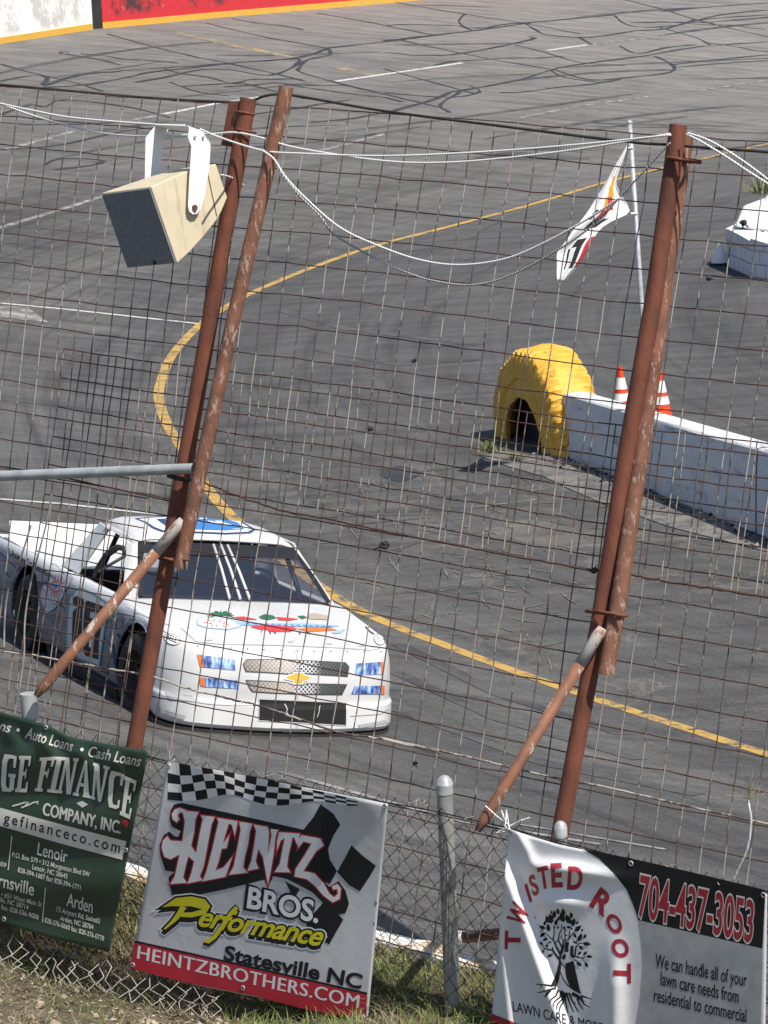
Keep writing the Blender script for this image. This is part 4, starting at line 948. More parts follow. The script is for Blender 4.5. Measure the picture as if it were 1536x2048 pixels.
# --- green finance banner
gz = lambda x, y: (x/3.067, 1380+y/3.067)
def dgreen(x, y): return .012*math.sin(x*.035+y*.012)+.010*math.sin(y*.05+1)+.02*math.exp(-((y-(1445+.27*x+20))/16)**2)*math.sin(x*.09)
e, mp, P0 = banner('green_banner', vinyl('dark_green_vinyl', (.030, .062, .036), (.022, .046, .027)), [(-230, 1372), (0, 1424), (95, 1450), (140, 1474), (215, 1488), (297, 1502)], [(-300, 1762), (0, 1845), (100, 1876), (218, 1904)], dgreen, (297, 1502), 'dark green finance company banner with white lettering at the lower left')
pr = Print(lambda x, y, l: mp(*gz(x, y), l), 19, .8)
mats = [K['cream'], K['dk'], K['red']]
U = lambda x, y: (x, -y)
pr.text('Personal Loans', (-430, 165), (62, 262), (12, -62), mi=0, shear=.25, off=.012); pr.text('Auto Loans', (152, 292), (442, 378), (12, -66), mi=0, shear=.25, off=.012); pr.text('Cash Loans', (540, 408), (860, 470), (10, -66), mi=0, shear=.25, off=.012)
for c in ((112, 245), (503, 365)): pr.put(poly2d([[(c[0]+11*math.cos(a), c[1]+11*math.sin(a)) for a in np.linspace(0, 6.28, 13)[:-1]]]), 0, .003)
SL = {'F': [(.15, 0, .47, 1), (0, 0, .62, .09), (0, .90, .95, 1), (.78, .72, .95, .92), (.47, .48, .74, .58), (.66, .40, .76, .66)],
      'I': [(.26, 0, .74, 1), (0, 0, 1, .09), (0, .91, 1, 1)],
      'E': [(.13, 0, .45, 1), (0, 0, .95, .10), (.80, .05, .95, .28), (0, .90, .92, 1), (.78, .72, .92, .93), (.45, .46, .70, .56), (.63, .38, .72, .64)],
      'N': [(.08, 0, .26, 1), (0, 0, .36, .08), (0, .92, .34, 1), (.74, 0, .92, 1), (.62, .92, 1, 1)],
      'A': [(0, 0, .34, .08), (.56, 0, 1, .08), (.28, .28, .72, .37)],
      'C': [(.06, .18, .38, .82), (.16, .90, .78, 1), (.16, 0, .80, .10), (.78, .66, .95, .98), (.80, .04, .94, .26)],
      'G': [(.06, .18, .38, .82), (.16, .90, .78, 1), (.16, 0, .80, .10), (.78, .66, .95, .98), (.64, .04, .94, .42), (.52, .40, 1, .49)]}
DG = {'N': [[(.10, 1), (.36, 1), (.90, 0), (.64, 0)]], 'A': [[(.40, 1), (.56, 1), (.28, .06), (.12, .06)], [(.40, 1), (.62, 1), (.92, .05), (.60, .05)]],
      'C': [[(.06, .80), (.38, .80), (.52, .92), (.18, 1)], [(.06, .20), (.38, .20), (.50, .08), (.18, 0)]], 'G': [[(.06, .80), (.38, .80), (.52, .92), (.18, 1)], [(.06, .20), (.38, .20), (.50, .08), (.18, 0)]]}
def slab(pr_, chx, bl, br, tr, tl_, mi, lift, dx=0, dy=0):
    B = lambda u, v: tuple((np.array(bl)*(1-u)+np.array(br)*u)*(1-v)+(np.array(tl_)*(1-u)+np.array(tr)*u)*v+np.array([dx, dy]))
    for r in SL[chx]: pr_.put(([B(r[0], r[1]), B(r[2], r[1]), B(r[2], r[3]), B(r[0], r[3])], [(0, 1, 2, 3)]), mi, lift)
    for p in DG.get(chx, []): pr_.put(([B(*q) for q in p], [tuple(range(len(p)))]), mi, lift)
FL = [('A', (-130, 600), (-15, 608), (-5, 380), (-85, 372)), ('G', (-2, 620), (88, 626), (108, 402), (10, 392)), ('E', (92, 626), (168, 628), (198, 405), (118, 403)), ('F', (212, 620), (290, 626), (345, 408), (245, 415)), ('I', (288, 626), (352, 632), (398, 412), (335, 408)), ('N', (348, 632), (440, 642), (485, 420), (395, 412)), ('A', (445, 645), (555, 665), (555, 440), (498, 425)), ('N', (558, 668), (625, 690), (675, 472), (572, 445)), ('C', (655, 715), (732, 735), (768, 515), (665, 490)), ('E', (735, 765), (800, 795), (845, 560), (762, 525))]
for q in FL:
    slab(pr, *q, 1, .0024, 7, 8)
for q in FL: slab(pr, *q, 0, .0032)
pr.text('COMPANY, INC.', (258, 765), (735, 882), (10, -76), mi=0); pr.text('COMPANY, INC.', (263, 766), (740, 883), (10, -76), mi=0); pr.text('COMPANY, INC.', (260, 763), (737, 880), (10, -76), mi=0)
pr.line([(75, 712), (120, 700), (150, 690), (175, 688), (150, 715), (130, 722), (175, 705), (205, 690), (235, 684), (228, 700)], 9, 0); pr.poly([(468, 694), (505, 680), (540, 702), (505, 722)], 0, .003); pr.poly([(748, 800), (775, 795), (790, 815), (780, 845), (762, 830)], 2, .0034)
pr.poly([(-300, 640), (0, 722), (380, 826), (775, 928), (750, 1042), (375, 942), (0, 834), (-310, 750)], 0, .0024)
pr.text('gefinanceco.com', (22, 812), (732, 1000), (8, -66), mi=1, sp=1.35, lift=.0034, off=.012)
pr.text('Lenoir', (228, 1010), (410, 1058), (8, -76), mi=0, off=.012)
pr.text('P.O. Box 579 • 312 Morganton Blvd SW', (74, 1022), (548, 1146), (4, -30), mi=0, off=.01); pr.text('Lenoir, NC 28645', (197, 1098), (412, 1158), (4, -30), mi=0, off=.01); pr.text('828-394-1687 fax: 828-394-1771', (108, 1116), (492, 1228), (4, -30), mi=0, off=.01)
pr.text('Burnsville', (-92, 1180), (205, 1262), (8, -78), mi=0, off=.012); pr.text('203 • 651 West Main St', (-50, 1252), (255, 1330), (4, -28), mi=0, off=.01); pr.text('Burnsville, NC 28714', (-90, 1272), (172, 1348), (4, -28), mi=0, off=.01); pr.text('828-536-0000 fax: 828-536-9008', (-180, 1290), (235, 1408), (4, -28), mi=0, off=.01)
pr.text('Arden', (408, 1322), (565, 1368), (8, -78), mi=0, off=.012); pr.text('73 Airport Rd, Suite#2', (344, 1358), (612, 1432), (4, -30), mi=0, off=.01); pr.text('Arden, NC 28704', (368, 1412), (570, 1470), (4, -30), mi=0, off=.01); pr.text('828-376-0660 fax: 828-376-0778', (272, 1424), (636, 1540), (4, -30), mi=0, off=.01)
pr.line([(73, 895), (50, 1105)], 6, 0); pr.line([(279, 1215), (260, 1425)], 6, 0); pr.text('1209', (-30, 1070), (36, 1090), (4, -28), mi=0, off=.01)
pr.build('printed_lettering', mats, e, P0)
grommets(e, P0, mp, [(92, 1455), (8, 1838), (252, 1700)])

# --- grey racing banner
hz = lambda x, y: (300+x/3.657, 1580+y/3.657); az = lambda x, y: (240+x/2.743, 1500+y/2.743)
def dgrey(x, y):
    u = (x-265)/500; v = (y-1525-.18*(x-335))/420
    r = .014*math.sin(u*9+v*3)+.012*math.sin(v*6+u*2)+.05*math.exp(-((v-.0)/.10)**2)*(.5+.5*math.sin(u*21+1.5))*(1-.3*u)
    r += .03*math.exp(-((u+v*.0-.03)/.06)**2)*(1-v)+.015*math.exp(-((x-335-(y-1530)*-.35)/18)**2)
    return r+(-.018*max(0, u-.9+.08*v)*5 if u > .8 else 0)
e, mp, P0 = banner('grey_banner', vinyl('silver_grey_vinyl', (.56, .57, .58), (.50, .51, .52)), [(335, 1524), (400, 1540), (470, 1548), (560, 1566), (660, 1584), (776, 1608)], [(262, 1937), (400, 1972), (560, 2004), (735, 2041)], dgrey, (335, 1524), 'silver grey racing banner with big white name, checkered band and red foot strip')
mats = [K['white'], K['black'], K['red'], K['yellow'], K['lgrey']]
pr = Print(lambda x, y, l: mp(*hz(x, y), l), 24, .6)
# checkered band along the top
prA = Print(lambda x, y, l: mp(*az(x, y), l), 17, .6)
top = lambda u: np.array([262+u*1040, 62+u*212-10*math.sin(u*3.1)])
for i in range(17):
    for j in range(4):
        def cp(a, b_):
            u = a/17; hgt_ = (160*(1-u)**.8+28)*(1+.22*math.sin(u*13+.6)); sk = 45*(1-u)
            return top(u)+np.array([b_/4*sk*math.sin(u*9), b_/4*hgt_+14*math.sin(u*16+b_*.8)*(1-u)*(b_ > 0)])
        prA.put(([cp(i, j), cp(i+1, j), cp(i+1, j+1), cp(i, j+1)], [(0, 1, 2, 3)]), 1 if (i+j) % 2 else 0, .0022)
for p in ([(1100, 298), (1170, 350), (1208, 410), (1170, 470), (1140, 545), (1150, 600), (1190, 665), (1150, 735), (1060, 700), (1020, 620), (1090, 540), (1115, 490), (1000, 445), (1060, 370)],
          [(1270, 523), (1330, 580), (1404, 635), (1365, 700), (1315, 775), (1255, 740), (1190, 668), (1230, 600)],
          [(1120, 830), (1225, 930), (1190, 990), (1148, 1066), (1080, 1030), (1020, 960), (1060, 900)],
          [(905, 720), (980, 760), (1000, 800), (940, 790)]):
    prA.poly(p, 1, .0026)
prA.poly([(78, 1052), (400, 1124), (720, 1195), (1040, 1267), (1355, 1340), (1350, 1490), (1030, 1425), (700, 1340), (380, 1280), (56, 1200)], 2, .0024)
prA.poly([(78, 1044), (400, 1115), (720, 1186), (1040, 1258), (1357, 1331), (1355, 1342), (1040, 1269), (720, 1197), (400, 1126), (77, 1055)], 1, .0030)
prA.text('HEINTZBROTHERS.COM', (92, 1143), (1305, 1416), (8, -72), mi=0, sp=1.06, lift=.0032)
prA.text('HEINTZBROTHERS.COM', (96, 1144), (1309, 1417), (8, -72), mi=0, sp=1.06, lift=.0033)
prA.text('Statesville NC', (570, 1150), (1318, 1310), (12, -78), mi=1, off=.03, lift=.0032)
# name: black backing, red outline, white letters
HZ = {'s': [(255, 175), (222, 160), (202, 185), (216, 214), (195, 236), (166, 214), (160, 178), (178, 146), (216, 130), (264, 148)],
 'l': [(236, 150), (355, 162), (332, 214), (322, 310), (300, 410), (264, 540), (242, 640), (270, 678), (148, 688), (182, 630), (206, 520), (236, 380), (256, 230)],
 'c': [(85, 420), (95, 370), (126, 338), (150, 370), (236, 374), (300, 408), (340, 466), (332, 530), (266, 472), (206, 476), (150, 507), (105, 488)],
 'r': [(372, 184), (474, 197), (450, 250), (422, 400), (392, 560), (364, 630), (384, 660), (274, 684), (302, 610), (334, 480), (362, 330), (386, 214)],
 'E': [(490, 203), (642, 228), (620, 336), (600, 256), (576, 244), (546, 345), (532, 392), (582, 328), (560, 425), (524, 430), (502, 520), (478, 590), (540, 565), (602, 488), (578, 560), (552, 634), (384, 668), (412, 600), (452, 450), (486, 300), (502, 235)],
 'I': [(652, 232), (748, 247), (730, 300), (716, 400), (692, 490), (682, 565), (712, 604), (578, 620), (612, 560), (640, 420), (664, 290)],
 'N': [(758, 252), (860, 270), (870, 310), (862, 470), (890, 330), (880, 284), (938, 290), (920, 330), (902, 480), (882, 600), (862, 690), (845, 590), (826, 490), (792, 430), (772, 520), (792, 574), (712, 592), (742, 520), (766, 380), (777, 300)],
 'T': [(945, 308), (1098, 320), (1078, 405), (1056, 350), (1042, 346), (1012, 480), (1002, 560), (1027, 602), (912, 600), (950, 540), (972, 420), (987, 350), (956, 370), (928, 445), (930, 370)],
 'Z': [(1108, 330), (1246, 356), (1270, 405), (1212, 452), (1142, 560), (1122, 594), (1202, 610), (1268, 680), (1312, 758), (1346, 786), (1374, 760), (1370, 722), (1340, 730), (1330, 704), (1372, 688), (1396, 720), (1388, 796), (1336, 822), (1268, 772), (1208, 702), (1148, 652), (1058, 632), (1064, 580), (1130, 480), (1182, 392), (1122, 376), (1082, 425), (1088, 360)]}
pr.poly([(150, 150), (178, 105), (232, 95), (640, 182), (1110, 288), (1250, 345), (1292, 405), (1300, 470), (1180, 600), (1240, 630), (1310, 710), (1380, 665), (1430, 740), (1455, 830), (1430, 900), (1372, 912), (1300, 860), (1190, 750), (1080, 690), (1000, 650), (900, 630), (862, 715), (835, 655), (700, 690), (540, 728), (380, 762), (250, 775), (160, 768), (142, 690), (134, 640), (178, 600), (112, 590), (76, 480), (70, 400), (100, 330), (142, 303), (180, 340), (205, 345), (225, 300), (160, 270), (143, 215)], 1, .0031)
for p in HZ.values(): pr.poly(p, 2, .0036, off=9)
for p in HZ.values(): pr.poly(p, 0, .0043)
pr.poly([(735, 690), (800, 665), (835, 660), (850, 715), (800, 720)], 4, .0034); pr.poly([(910, 685), (960, 715), (1000, 752), (910, 740)], 4, .0034); pr.poly([(1090, 735), (1230, 800), (1200, 875), (1060, 790)], 4, .0034)
pr.text('BROS.', (700, 862), (1222, 972), (18, -158), mi=1, off=.085, lift=.0046); pr.text('BROS.', (712, 858), (1222, 968), (18, -150), mi=0, off=.028, lift=.0052)
PT = [[(90, 858), (188, 790), (300, 778), (400, 798), (442, 850), (404, 910), (300, 932), (212, 926), (228, 896), (300, 896), (386, 872), (300, 850), (226, 850), (150, 850)], [(222, 846), (268, 860), (206, 946), (110, 1022), (100, 1014), (152, 960), (202, 890)]]
for o_, mi, l in ((24, 0, .0042), (15, 1, .0047)):
    for p in PT: pr.poly([(x, y) for x, y in p], mi, l, off=o_); pr.poly([(x-6, y+28) for x, y in p], mi, l, off=o_*.7)
for o_, mi, l in ((.13, 0, .0042), (.085, 1, .0047)):
    pr.text('erformance', (352, 990), (1245, 1140), (42, -142), mi=mi, off=o_, shear=.25, lift=l, sp=.94); pr.text('erformance', (346, 1012), (1240, 1162), (42, -142), mi=mi, off=o_*.8, shear=.25, lift=l, sp=.94)
for p in PT: pr.poly(p, 3, .0058)
pr.text('erformance', (352, 990), (1245, 1140), (42, -142), mi=3, off=.022, shear=.25, lift=.0058, sp=.94)
pr.line([(640, 852), (590, 900), (520, 1010), (470, 1085), (420, 1125), (395, 1110)], 46, 1, .0052); pr.line([(636, 858), (590, 905), (522, 1005), (472, 1075), (425, 1108), (400, 1100)], 30, 3, .0062)
pr.build('printed_name', mats, e, P0); prA.build('printed_bands', mats, e, P0)
grommets(e, P0, mp, [(337, 1532), (486, 1976), (726, 2034), (770, 1612), (266, 1930)])

# --- white lawn care banner
tz = lambda x, y: (970+x/2.714, 1600+y/2.714)
def dtw(x, y):
    X, Y_ = (x-970)*2.714, (y-1600)*2.714
    r = .012*math.sin(X*.006+Y_*.004)
    rg = lambda a, w_, h: h*math.exp(-((X-a)/w_)**2)
    if X < 900:
        k = min(1, max(0, (Y_-180)/260))
        r += k*(rg(120+(Y_-450)*.36, 42, .048)+rg(60+(Y_-500)*.10, 30, .03)-rg(215+(Y_-450)*.36, 40, .025)+rg(700, 55, .04)*min(1, max(0, (Y_-700)/300)))
        r += .05*math.exp(-((Y_-330-.12*X)/40)**2)*math.exp(-((X-450)/220)**2)+.04*math.exp(-((X-420)/110)**2-((Y_-560)/50)**2)
        r += .025*math.exp(-((X-180-(Y_-190)*.5)/30)**2)*math.exp(-((Y_-230)/120)**2)
    return r
e, mp, P0 = banner('white_banner', vinyl('white_vinyl', (.76, .76, .76), (.72, .72, .73)), [(1018, 1658), (1060, 1672), (1120, 1690), (1190, 1704), (1262, 1724), (1400, 1756), (1530, 1788), (1534, 1789)], [(976, 2112), (1120, 2160), (1300, 2180), (1528, 2230)], dtw, (1018, 1658), 'white and black lawn care banner with a tree emblem and a phone number', nv=70, px_step=6)
mats = [K['white'], K['black'], K['dred'], pm('print_mottled_grey', (.40, .41, .42), (.30, .31, .32), 7, .5, 0, .38, .66, 0), K['cream']]
pr = Print(lambda x, y, l: mp(*tz(x, y), l), 17, .6)
pr.poly([(528, 264), (800, 318), (1150, 398), (1523, 488), (1506, 806), (1170, 730), (832, 652), (812, 590), (770, 490), (700, 398), (620, 320)], 1, .0022)
pr.poly([(833, 654), (1170, 732), (1506, 808), (1494, 1300), (1470, 1640), (1100, 1560), (760, 1480), (815, 1240), (845, 1060), (857, 900), (850, 770)], 3, .0022)
pr.poly([(34, 1158), (170, 1212), (320, 1260), (520, 1310), (760, 1350), (720, 1460), (400, 1400), (16, 1300)], 2, .0022)
for l_, bl, br, up in (('T', (188, 806), (190, 716), (-80, -2)), ('W', (206, 690), (240, 600), (-86, -50)), ('I', (242, 557), (257, 548), (-30, -98)), ('S', (264, 520), (294, 502), (-30, -100)), ('T', (300, 482), (352, 470), (-16, -112)), ('E', (366, 470), (418, 468), (-6, -124)), ('D', (448, 482), (522, 484), (8, -120)), ('R', (570, 572), (640, 628), (60, -96)), ('O', (648, 640), (694, 732), (62, -30)), ('O', (682, 764), (706, 856), (82, -12)), ('T', (700, 890), (700, 986), (90, 4))):
    pr.text(l_, bl, br, up, mi=2, off=0 if l_ == 'I' else .035, lift=.0032)
W4 = lambda x, y: ((1060+x/8.256-970)*2.714, (1800+y/8.256-1600)*2.714)
def tl_(p, w, w2=None): pr.line([W4(*q) for q in p], w*.329, 1, .0032, None if w2 is None else w2*.329)
for p, w, w2 in [([(390, 1420), (440, 1300), (470, 1180), (490, 1060), (490, 990)], 95, 30), ([(490, 990), (430, 920), (370, 830), (370, 780)], 40, 22), ([(490, 980), (500, 900), (440, 790), (380, 660)], 45, 20), ([(380, 660), (320, 610), (250, 540)], 20, 10), ([(380, 660), (400, 520), (390, 430)], 18, 10), ([(510, 880), (545, 780), (550, 680)], 55, 24), ([(530, 800), (470, 660), (480, 570), (520, 480), (520, 400)], 24, 12), ([(550, 690), (510, 610), (520, 580)], 16, 12), ([(550, 690), (580, 660), (575, 560), (580, 450)], 26, 14), ([(580, 670), (640, 650), (655, 520), (660, 480)], 24, 12), ([(640, 640), (690, 570), (740, 510)], 24, 12), ([(610, 690), (600, 860)], 70, 60), ([(690, 760), (690, 940)], 50, 50), ([(700, 960), (745, 900), (760, 770), (810, 720), (880, 710)], 34, 14), ([(740, 930), (860, 965), (940, 930)], 26, 12), ([(860, 965), (910, 1030)], 16, 10), ([(730, 980), (790, 1030)], 20, 12), ([(370, 830), (310, 820), (240, 800), (210, 870)], 24, 16), ([(240, 800), (190, 720)], 14, 10), ([(380, 890), (330, 910)], 18, 10), ([(770, 720), (770, 640)], 14, 8),
                 ([(490, 1010), (570, 1110), (600, 1160)], 18, 10), ([(495, 1180), (540, 1300), (620, 1410), (720, 1480), (840, 1540)], 14, 26),
                 ([(380, 1420), (250, 1400), (100, 1392)], 34, 14), ([(430, 1450), (330, 1480), (220, 1510), (120, 1535)], 34, 14), ([(330, 1480), (240, 1610)], 70, 14), ([(190, 1400), (175, 1460)], 16, 10), ([(470, 1480), (430, 1580), (340, 1650), (320, 1720)], 36, 12), ([(510, 1500), (500, 1600), (400, 1680), (385, 1760)], 36, 12), ([(530, 1500), (530, 1640), (450, 1720), (440, 1800)], 36, 14), ([(550, 1520), (550, 1680), (500, 1760), (480, 1860)], 40, 14), ([(575, 1530), (590, 1700), (630, 1880)], 34, 12), ([(600, 1530), (650, 1700), (720, 1860)], 34, 12), ([(640, 1530), (700, 1680), (800, 1860)], 34, 12), ([(690, 1545), (780, 1590), (860, 1640)], 60, 50), ([(780, 1620), (810, 1720), (880, 1810)], 34, 12), ([(850, 1640), (890, 1720), (985, 1775)], 40, 12), ([(840, 1580), (930, 1610), (1015, 1640)], 34, 12), ([(700, 1680), (760, 1720)], 16, 8)]:
    tl_(p, w, w2)
pr.poly([W4(*q) for q in [(585, 1050), (718, 1000), (760, 1200), (838, 1560), (740, 1500), (650, 1420), (600, 1290), (580, 1180)]], 1, .0032)
for x, y, a, L in [(355, 200, -1.3, 60), (400, 240, -1.4, 130), (460, 190, -1.8, 100), (550, 200, -1.8, 120), (680, 250, -1.8, 100), (285, 320, -1.9, 130), (340, 310, -1.7, 170), (245, 380, -1.3, 90), (470, 310, -1.3, 80), (530, 290, -1.9, 170), (630, 320, -2.0, 170), (715, 370, -1.3, 140), (780, 375, -.8, 70), (205, 455, .3, 110), (790, 470, -.7, 140), (860, 500, -1.0, 60), (205, 575, 2.4, 110), (250, 650, 2.6, 90), (300, 460, -1.7, 130), (430, 370, -1.4, 110), (740, 590, -2.1, 90), (825, 620, -1.1, 140), (905, 600, -1.1, 90), (935, 725, .1, 130), (840, 790, .8, 100), (815, 880, -.7, 80), (910, 880, -.8, 90), (980, 935, .1, 100), (810, 1060, .6, 110), (930, 1070, 1.1, 100), (185, 715, -2.3, 80), (325, 920, 2.8, 90), (215, 850, 2, 60), (560, 940, -1.2, 110), (740, 700, .6, 70), (280, 760, -1.5, 60), (330, 700, 2.6, 50), (400, 450, -1.5, 60), (560, 460, -1.9, 60), (640, 450, .3, 80), (595, 580, .2, 50), (440, 690, 2.5, 50), (460, 450, -1.5, 60), (690, 480, .3, 50)]:
    d_ = np.array([math.cos(a), math.sin(a)]); n_ = np.array([-d_[1], d_[0]]); c = np.array([x, y])
    pr.poly([W4(*(c+d_*L*u+n_*L*w_)) for u, w_ in ((-.5, 0), (-.25, .24), (.1, .26), (.55, 0), (.1, -.26), (-.25, -.24))], 1, .0032)
pr.text('LAWN CARE & MORE', (152, 1146), (640, 1268), (-2, -56), mi=1, lift=.0032)
pr.text('704-437-3053', (832, 628), (1448, 770), (14, -222), mi=4, off=.05, lift=.0030); pr.text('704-437-3053', (832, 628), (1448, 770), (14, -222), mi=2, off=.018, lift=.0036)
pr.text('We can handle all of your', (925, 908), (1420, 1012), (2, -74), mi=1, off=.010, lift=.0034); pr.text('lawn care needs from', (953, 1003), (1376, 1103), (2, -74), mi=1, off=.010, lift=.0034); pr.text('residential to commercial', (917, 1092), (1418, 1207), (2, -72), mi=1, off=.010, lift=.0034)
pr.build('printed_design', mats, e, P0)
grommets(e, P0, mp, [(1262, 1727), (1527, 1790), (1020, 1664)])

# ------------------------------------------------------------------ race truck (local axes: x = to its left, -y = forward, z = up)
AX = np.array([[.915, -.372, .154], [.367, .928, .064], [-.166, -.002, .986]])
TB = np.array([-1.681, 27.302, .541])
TM = Matrix(((*AX[0], TB[0]), (*AX[1], TB[1]), (*AX[2], TB[2]), (0, 0, 0, 1)))
truck = empty('race_truck', M=TM); tag(truck, 'white race truck with blue grey side wrap and gold grille badge', 'race truck')
T3 = lambda u, v, w: np.array([u, -v, w])           # lateral, forward, up
M['tw'] = pm('white_race_paint', (.62, .62, .612), (.53, .53, .525), 1.8, .30, 0, .42, .70, .05, 6, spec=.5)
M['wrapw'] = M['tw']
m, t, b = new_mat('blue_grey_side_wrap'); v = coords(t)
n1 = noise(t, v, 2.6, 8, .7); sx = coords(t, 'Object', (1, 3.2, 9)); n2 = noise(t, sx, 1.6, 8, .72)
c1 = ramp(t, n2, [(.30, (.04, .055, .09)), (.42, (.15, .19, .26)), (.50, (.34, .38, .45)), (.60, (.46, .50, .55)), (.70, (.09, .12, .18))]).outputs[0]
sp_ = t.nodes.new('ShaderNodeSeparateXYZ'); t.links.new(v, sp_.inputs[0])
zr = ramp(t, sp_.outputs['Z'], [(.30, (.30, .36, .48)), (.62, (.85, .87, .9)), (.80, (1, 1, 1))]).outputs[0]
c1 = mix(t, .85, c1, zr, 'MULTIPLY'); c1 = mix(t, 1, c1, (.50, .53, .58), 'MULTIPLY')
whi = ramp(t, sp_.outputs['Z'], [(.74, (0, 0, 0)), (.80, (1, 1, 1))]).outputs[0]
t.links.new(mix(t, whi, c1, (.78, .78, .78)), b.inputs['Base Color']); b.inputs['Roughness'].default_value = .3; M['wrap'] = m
M['interior'] = pm('dark_interior', (.022, .023, .026), (.035, .036, .04), 6, .7)
M['trim'] = pm('black_trim', (.02, .02, .022), None, 6, .4)
# plan of the lower body, from nose centre round to the tail
half = [(0, 2.385), (.16, 2.38), (.32, 2.36), (.48, 2.32), (.64, 2.275), (.78, 2.205), (.88, 2.10), (.94, 1.98), (.968, 1.86), (.972, 1.74)]
half = [tuple(p) for p in smooth_poly(np.array(half), 3)]
NF = len(half)
side_v = list(np.arange(1.70, -2.80, -.045)); plan = half+[(.962+.012*math.sin((1.7-v_)*.9), v_) for v_ in side_v]
wtop = lambda v_: np.interp(v_, [-2.5, -.6, .6, .87, 1.33, 1.75, 1.95, 2.15, 2.4], [.845, .845, .86, .865, .82, .775, .755, .735, .715])
def plan_n(i):
    if i == 0: return np.array([0., 1.])
    a, b_ = np.array(plan[max(i-1, 0)]), np.array(plan[min(i+1, len(plan)-1)]); d = b_-a; n = nrm([-d[1], d[0]]); return n if n@np.array([1, .3 if i > 2 else 5]) > 0 else -n
fr_prof = [(0, -.012), (.05, -.03), (.14, -.022), (.24, -.012), (.30, -.006), (.335, .026), (.36, .030), (.5, .034), (.66, .046), (.80, .066), (.90, .088), (.96, .118), (1, .165)]
sd_prof = [(0, .045), (.05, .03), (.14, .012), (.24, .003), (.30, 0), (.335, 0), (.36, 0), (.5, 0), (.66, .004), (.80, .014), (.90, .028), (.96, .042), (1, .062)]
def body_pt(i, j):
    u, v_ = plan[i]; k = 1-min(1, max(0, (i-NF*.55)/(NF*.45))) if i < NF else 0.
    n = plan_n(i); q = fr_prof[j][0]; ins = fr_prof[j][1]*k+sd_prof[j][1]*(1-k)
    w0 = np.interp(v_, [-2.5, 1.5, 1.9, 2.4], [.17, .15, .125, .12]); w_ = w0+(wtop(v_)-w0)*q
    return T3(u-n[0]*ins, v_-n[1]*ins, w_)
NR = len(fr_prof)
for sgn in (1, -1):
    pass
WH = [(1.33, .345), (-1.60, .345)]
def shell():
    vs, fs, ms = [], [], []
    n = len(plan); idx = {}
    # refine rows for clean wheel arches
    rows_q = []
    for j in range(NR-1):
        rows_q += [(j, k/3) for k in range(3)]
    rows_q.append((NR-2, 1.))
    def P(i, jq): j, k = jq; return body_pt(i, j)*(1-k)+body_pt(i, j+1)*k
    G = [[P(i, jq) for jq in rows_q] for i in range(n)]
    RA = .405
    for i in range(n):
        for j in range(len(rows_q)):
            p = G[i][j]
            for wv_, wz in WH:
                dv, dz = -p[1]-wv_, p[2]-wz; r = math.hypot(dv, dz)
                if abs(p[0]) > .85 and abs(r-RA) < .030: G[i][j] = np.array([p[0], -(wv_+dv/r*RA), wz+dz/r*RA])
    for sg in (1, -1):
        o = len(vs); vs += [p*np.array([sg, 1, 1]) for col in G for p in col]; R_ = len(rows_q)
        for i in range(n-1):
            for j in range(R_-1):
                c = (G[i][j]+G[i+1][j]+G[i][j+1]+G[i+1][j+1])/4
                if abs(c[0]) > .85 and any(math.hypot(-c[1]-wv_, c[2]-wz) < RA-.002 for wv_, wz in WH): continue
                if any(0 for _ in ()): continue
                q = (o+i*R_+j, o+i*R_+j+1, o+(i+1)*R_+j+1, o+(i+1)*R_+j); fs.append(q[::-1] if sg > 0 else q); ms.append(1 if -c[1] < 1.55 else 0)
    m_ = MB(); m_.v = [tuple(v_) for v_ in vs]; m_.f = fs; m_.m = ms
    # rounded wheel arch lips and tail panel
    tail = [body_pt(n-1, j) for j in range(NR)]
    for a, b_ in zip(tail, tail[1:]):
        m_.add([a, b_, b_*np.array([-1, 1, 1]), a*np.array([-1, 1, 1])], [(0, 1, 2, 3)], 0)
    return m_
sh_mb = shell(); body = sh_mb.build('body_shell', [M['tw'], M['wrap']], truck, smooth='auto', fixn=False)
s_ = body.modifiers.new('thick', 'SOLIDIFY'); s_.thickness = .012; s_.offset = -1
# hood and fender tops in one sheet from the nose edge to the cowl
hcols = [i for i in range(NF+3)]
frontL = [body_pt(i, NR-1) for i in range(0, NF-2)]
front = [p*np.array([-1, 1, 1]) for p in frontL[::-1]]+frontL[1:]
umax = front[-1][0]; vend = -front[-1][1]
def hood_pt(i, q):
    a = front[i]; u = a[0]; s_ = abs(u)/umax
    b_ = np.array([u*(.90/umax), -(.90-.03*s_**2), .885-.02*s_**3])
    p = a+(b_-a)*q; p[2] += math.sin(math.pi*min(1, q*1.0))*.018*(1-s_**4)+.035*(1-(1-q)**2)*(1-s_**2)*(1-q)
    # side edges follow the fender line
    if s_ > .93:
        k = (s_-.93)/.07; v_ = vend+(.87-vend)*q; tgt = np.array([math.copysign(.902, u), -v_, wtop(v_)-.002]); p = p*(1-k)+tgt*k
    return p
HQ = 22
g = MB(); g.grid([[hood_pt(i, k/HQ) for i in range(len(front))] for k in range(HQ+1)])
hood = g.build('hood', M['tw'], truck, smooth=True); s_ = hood.modifiers.new('thick', 'SOLIDIFY'); s_.thickness = .01; s_.offset = -1
hood_raw = g
if hood.data.polygons[200].normal.z < 0: hood.data.flip_normals()
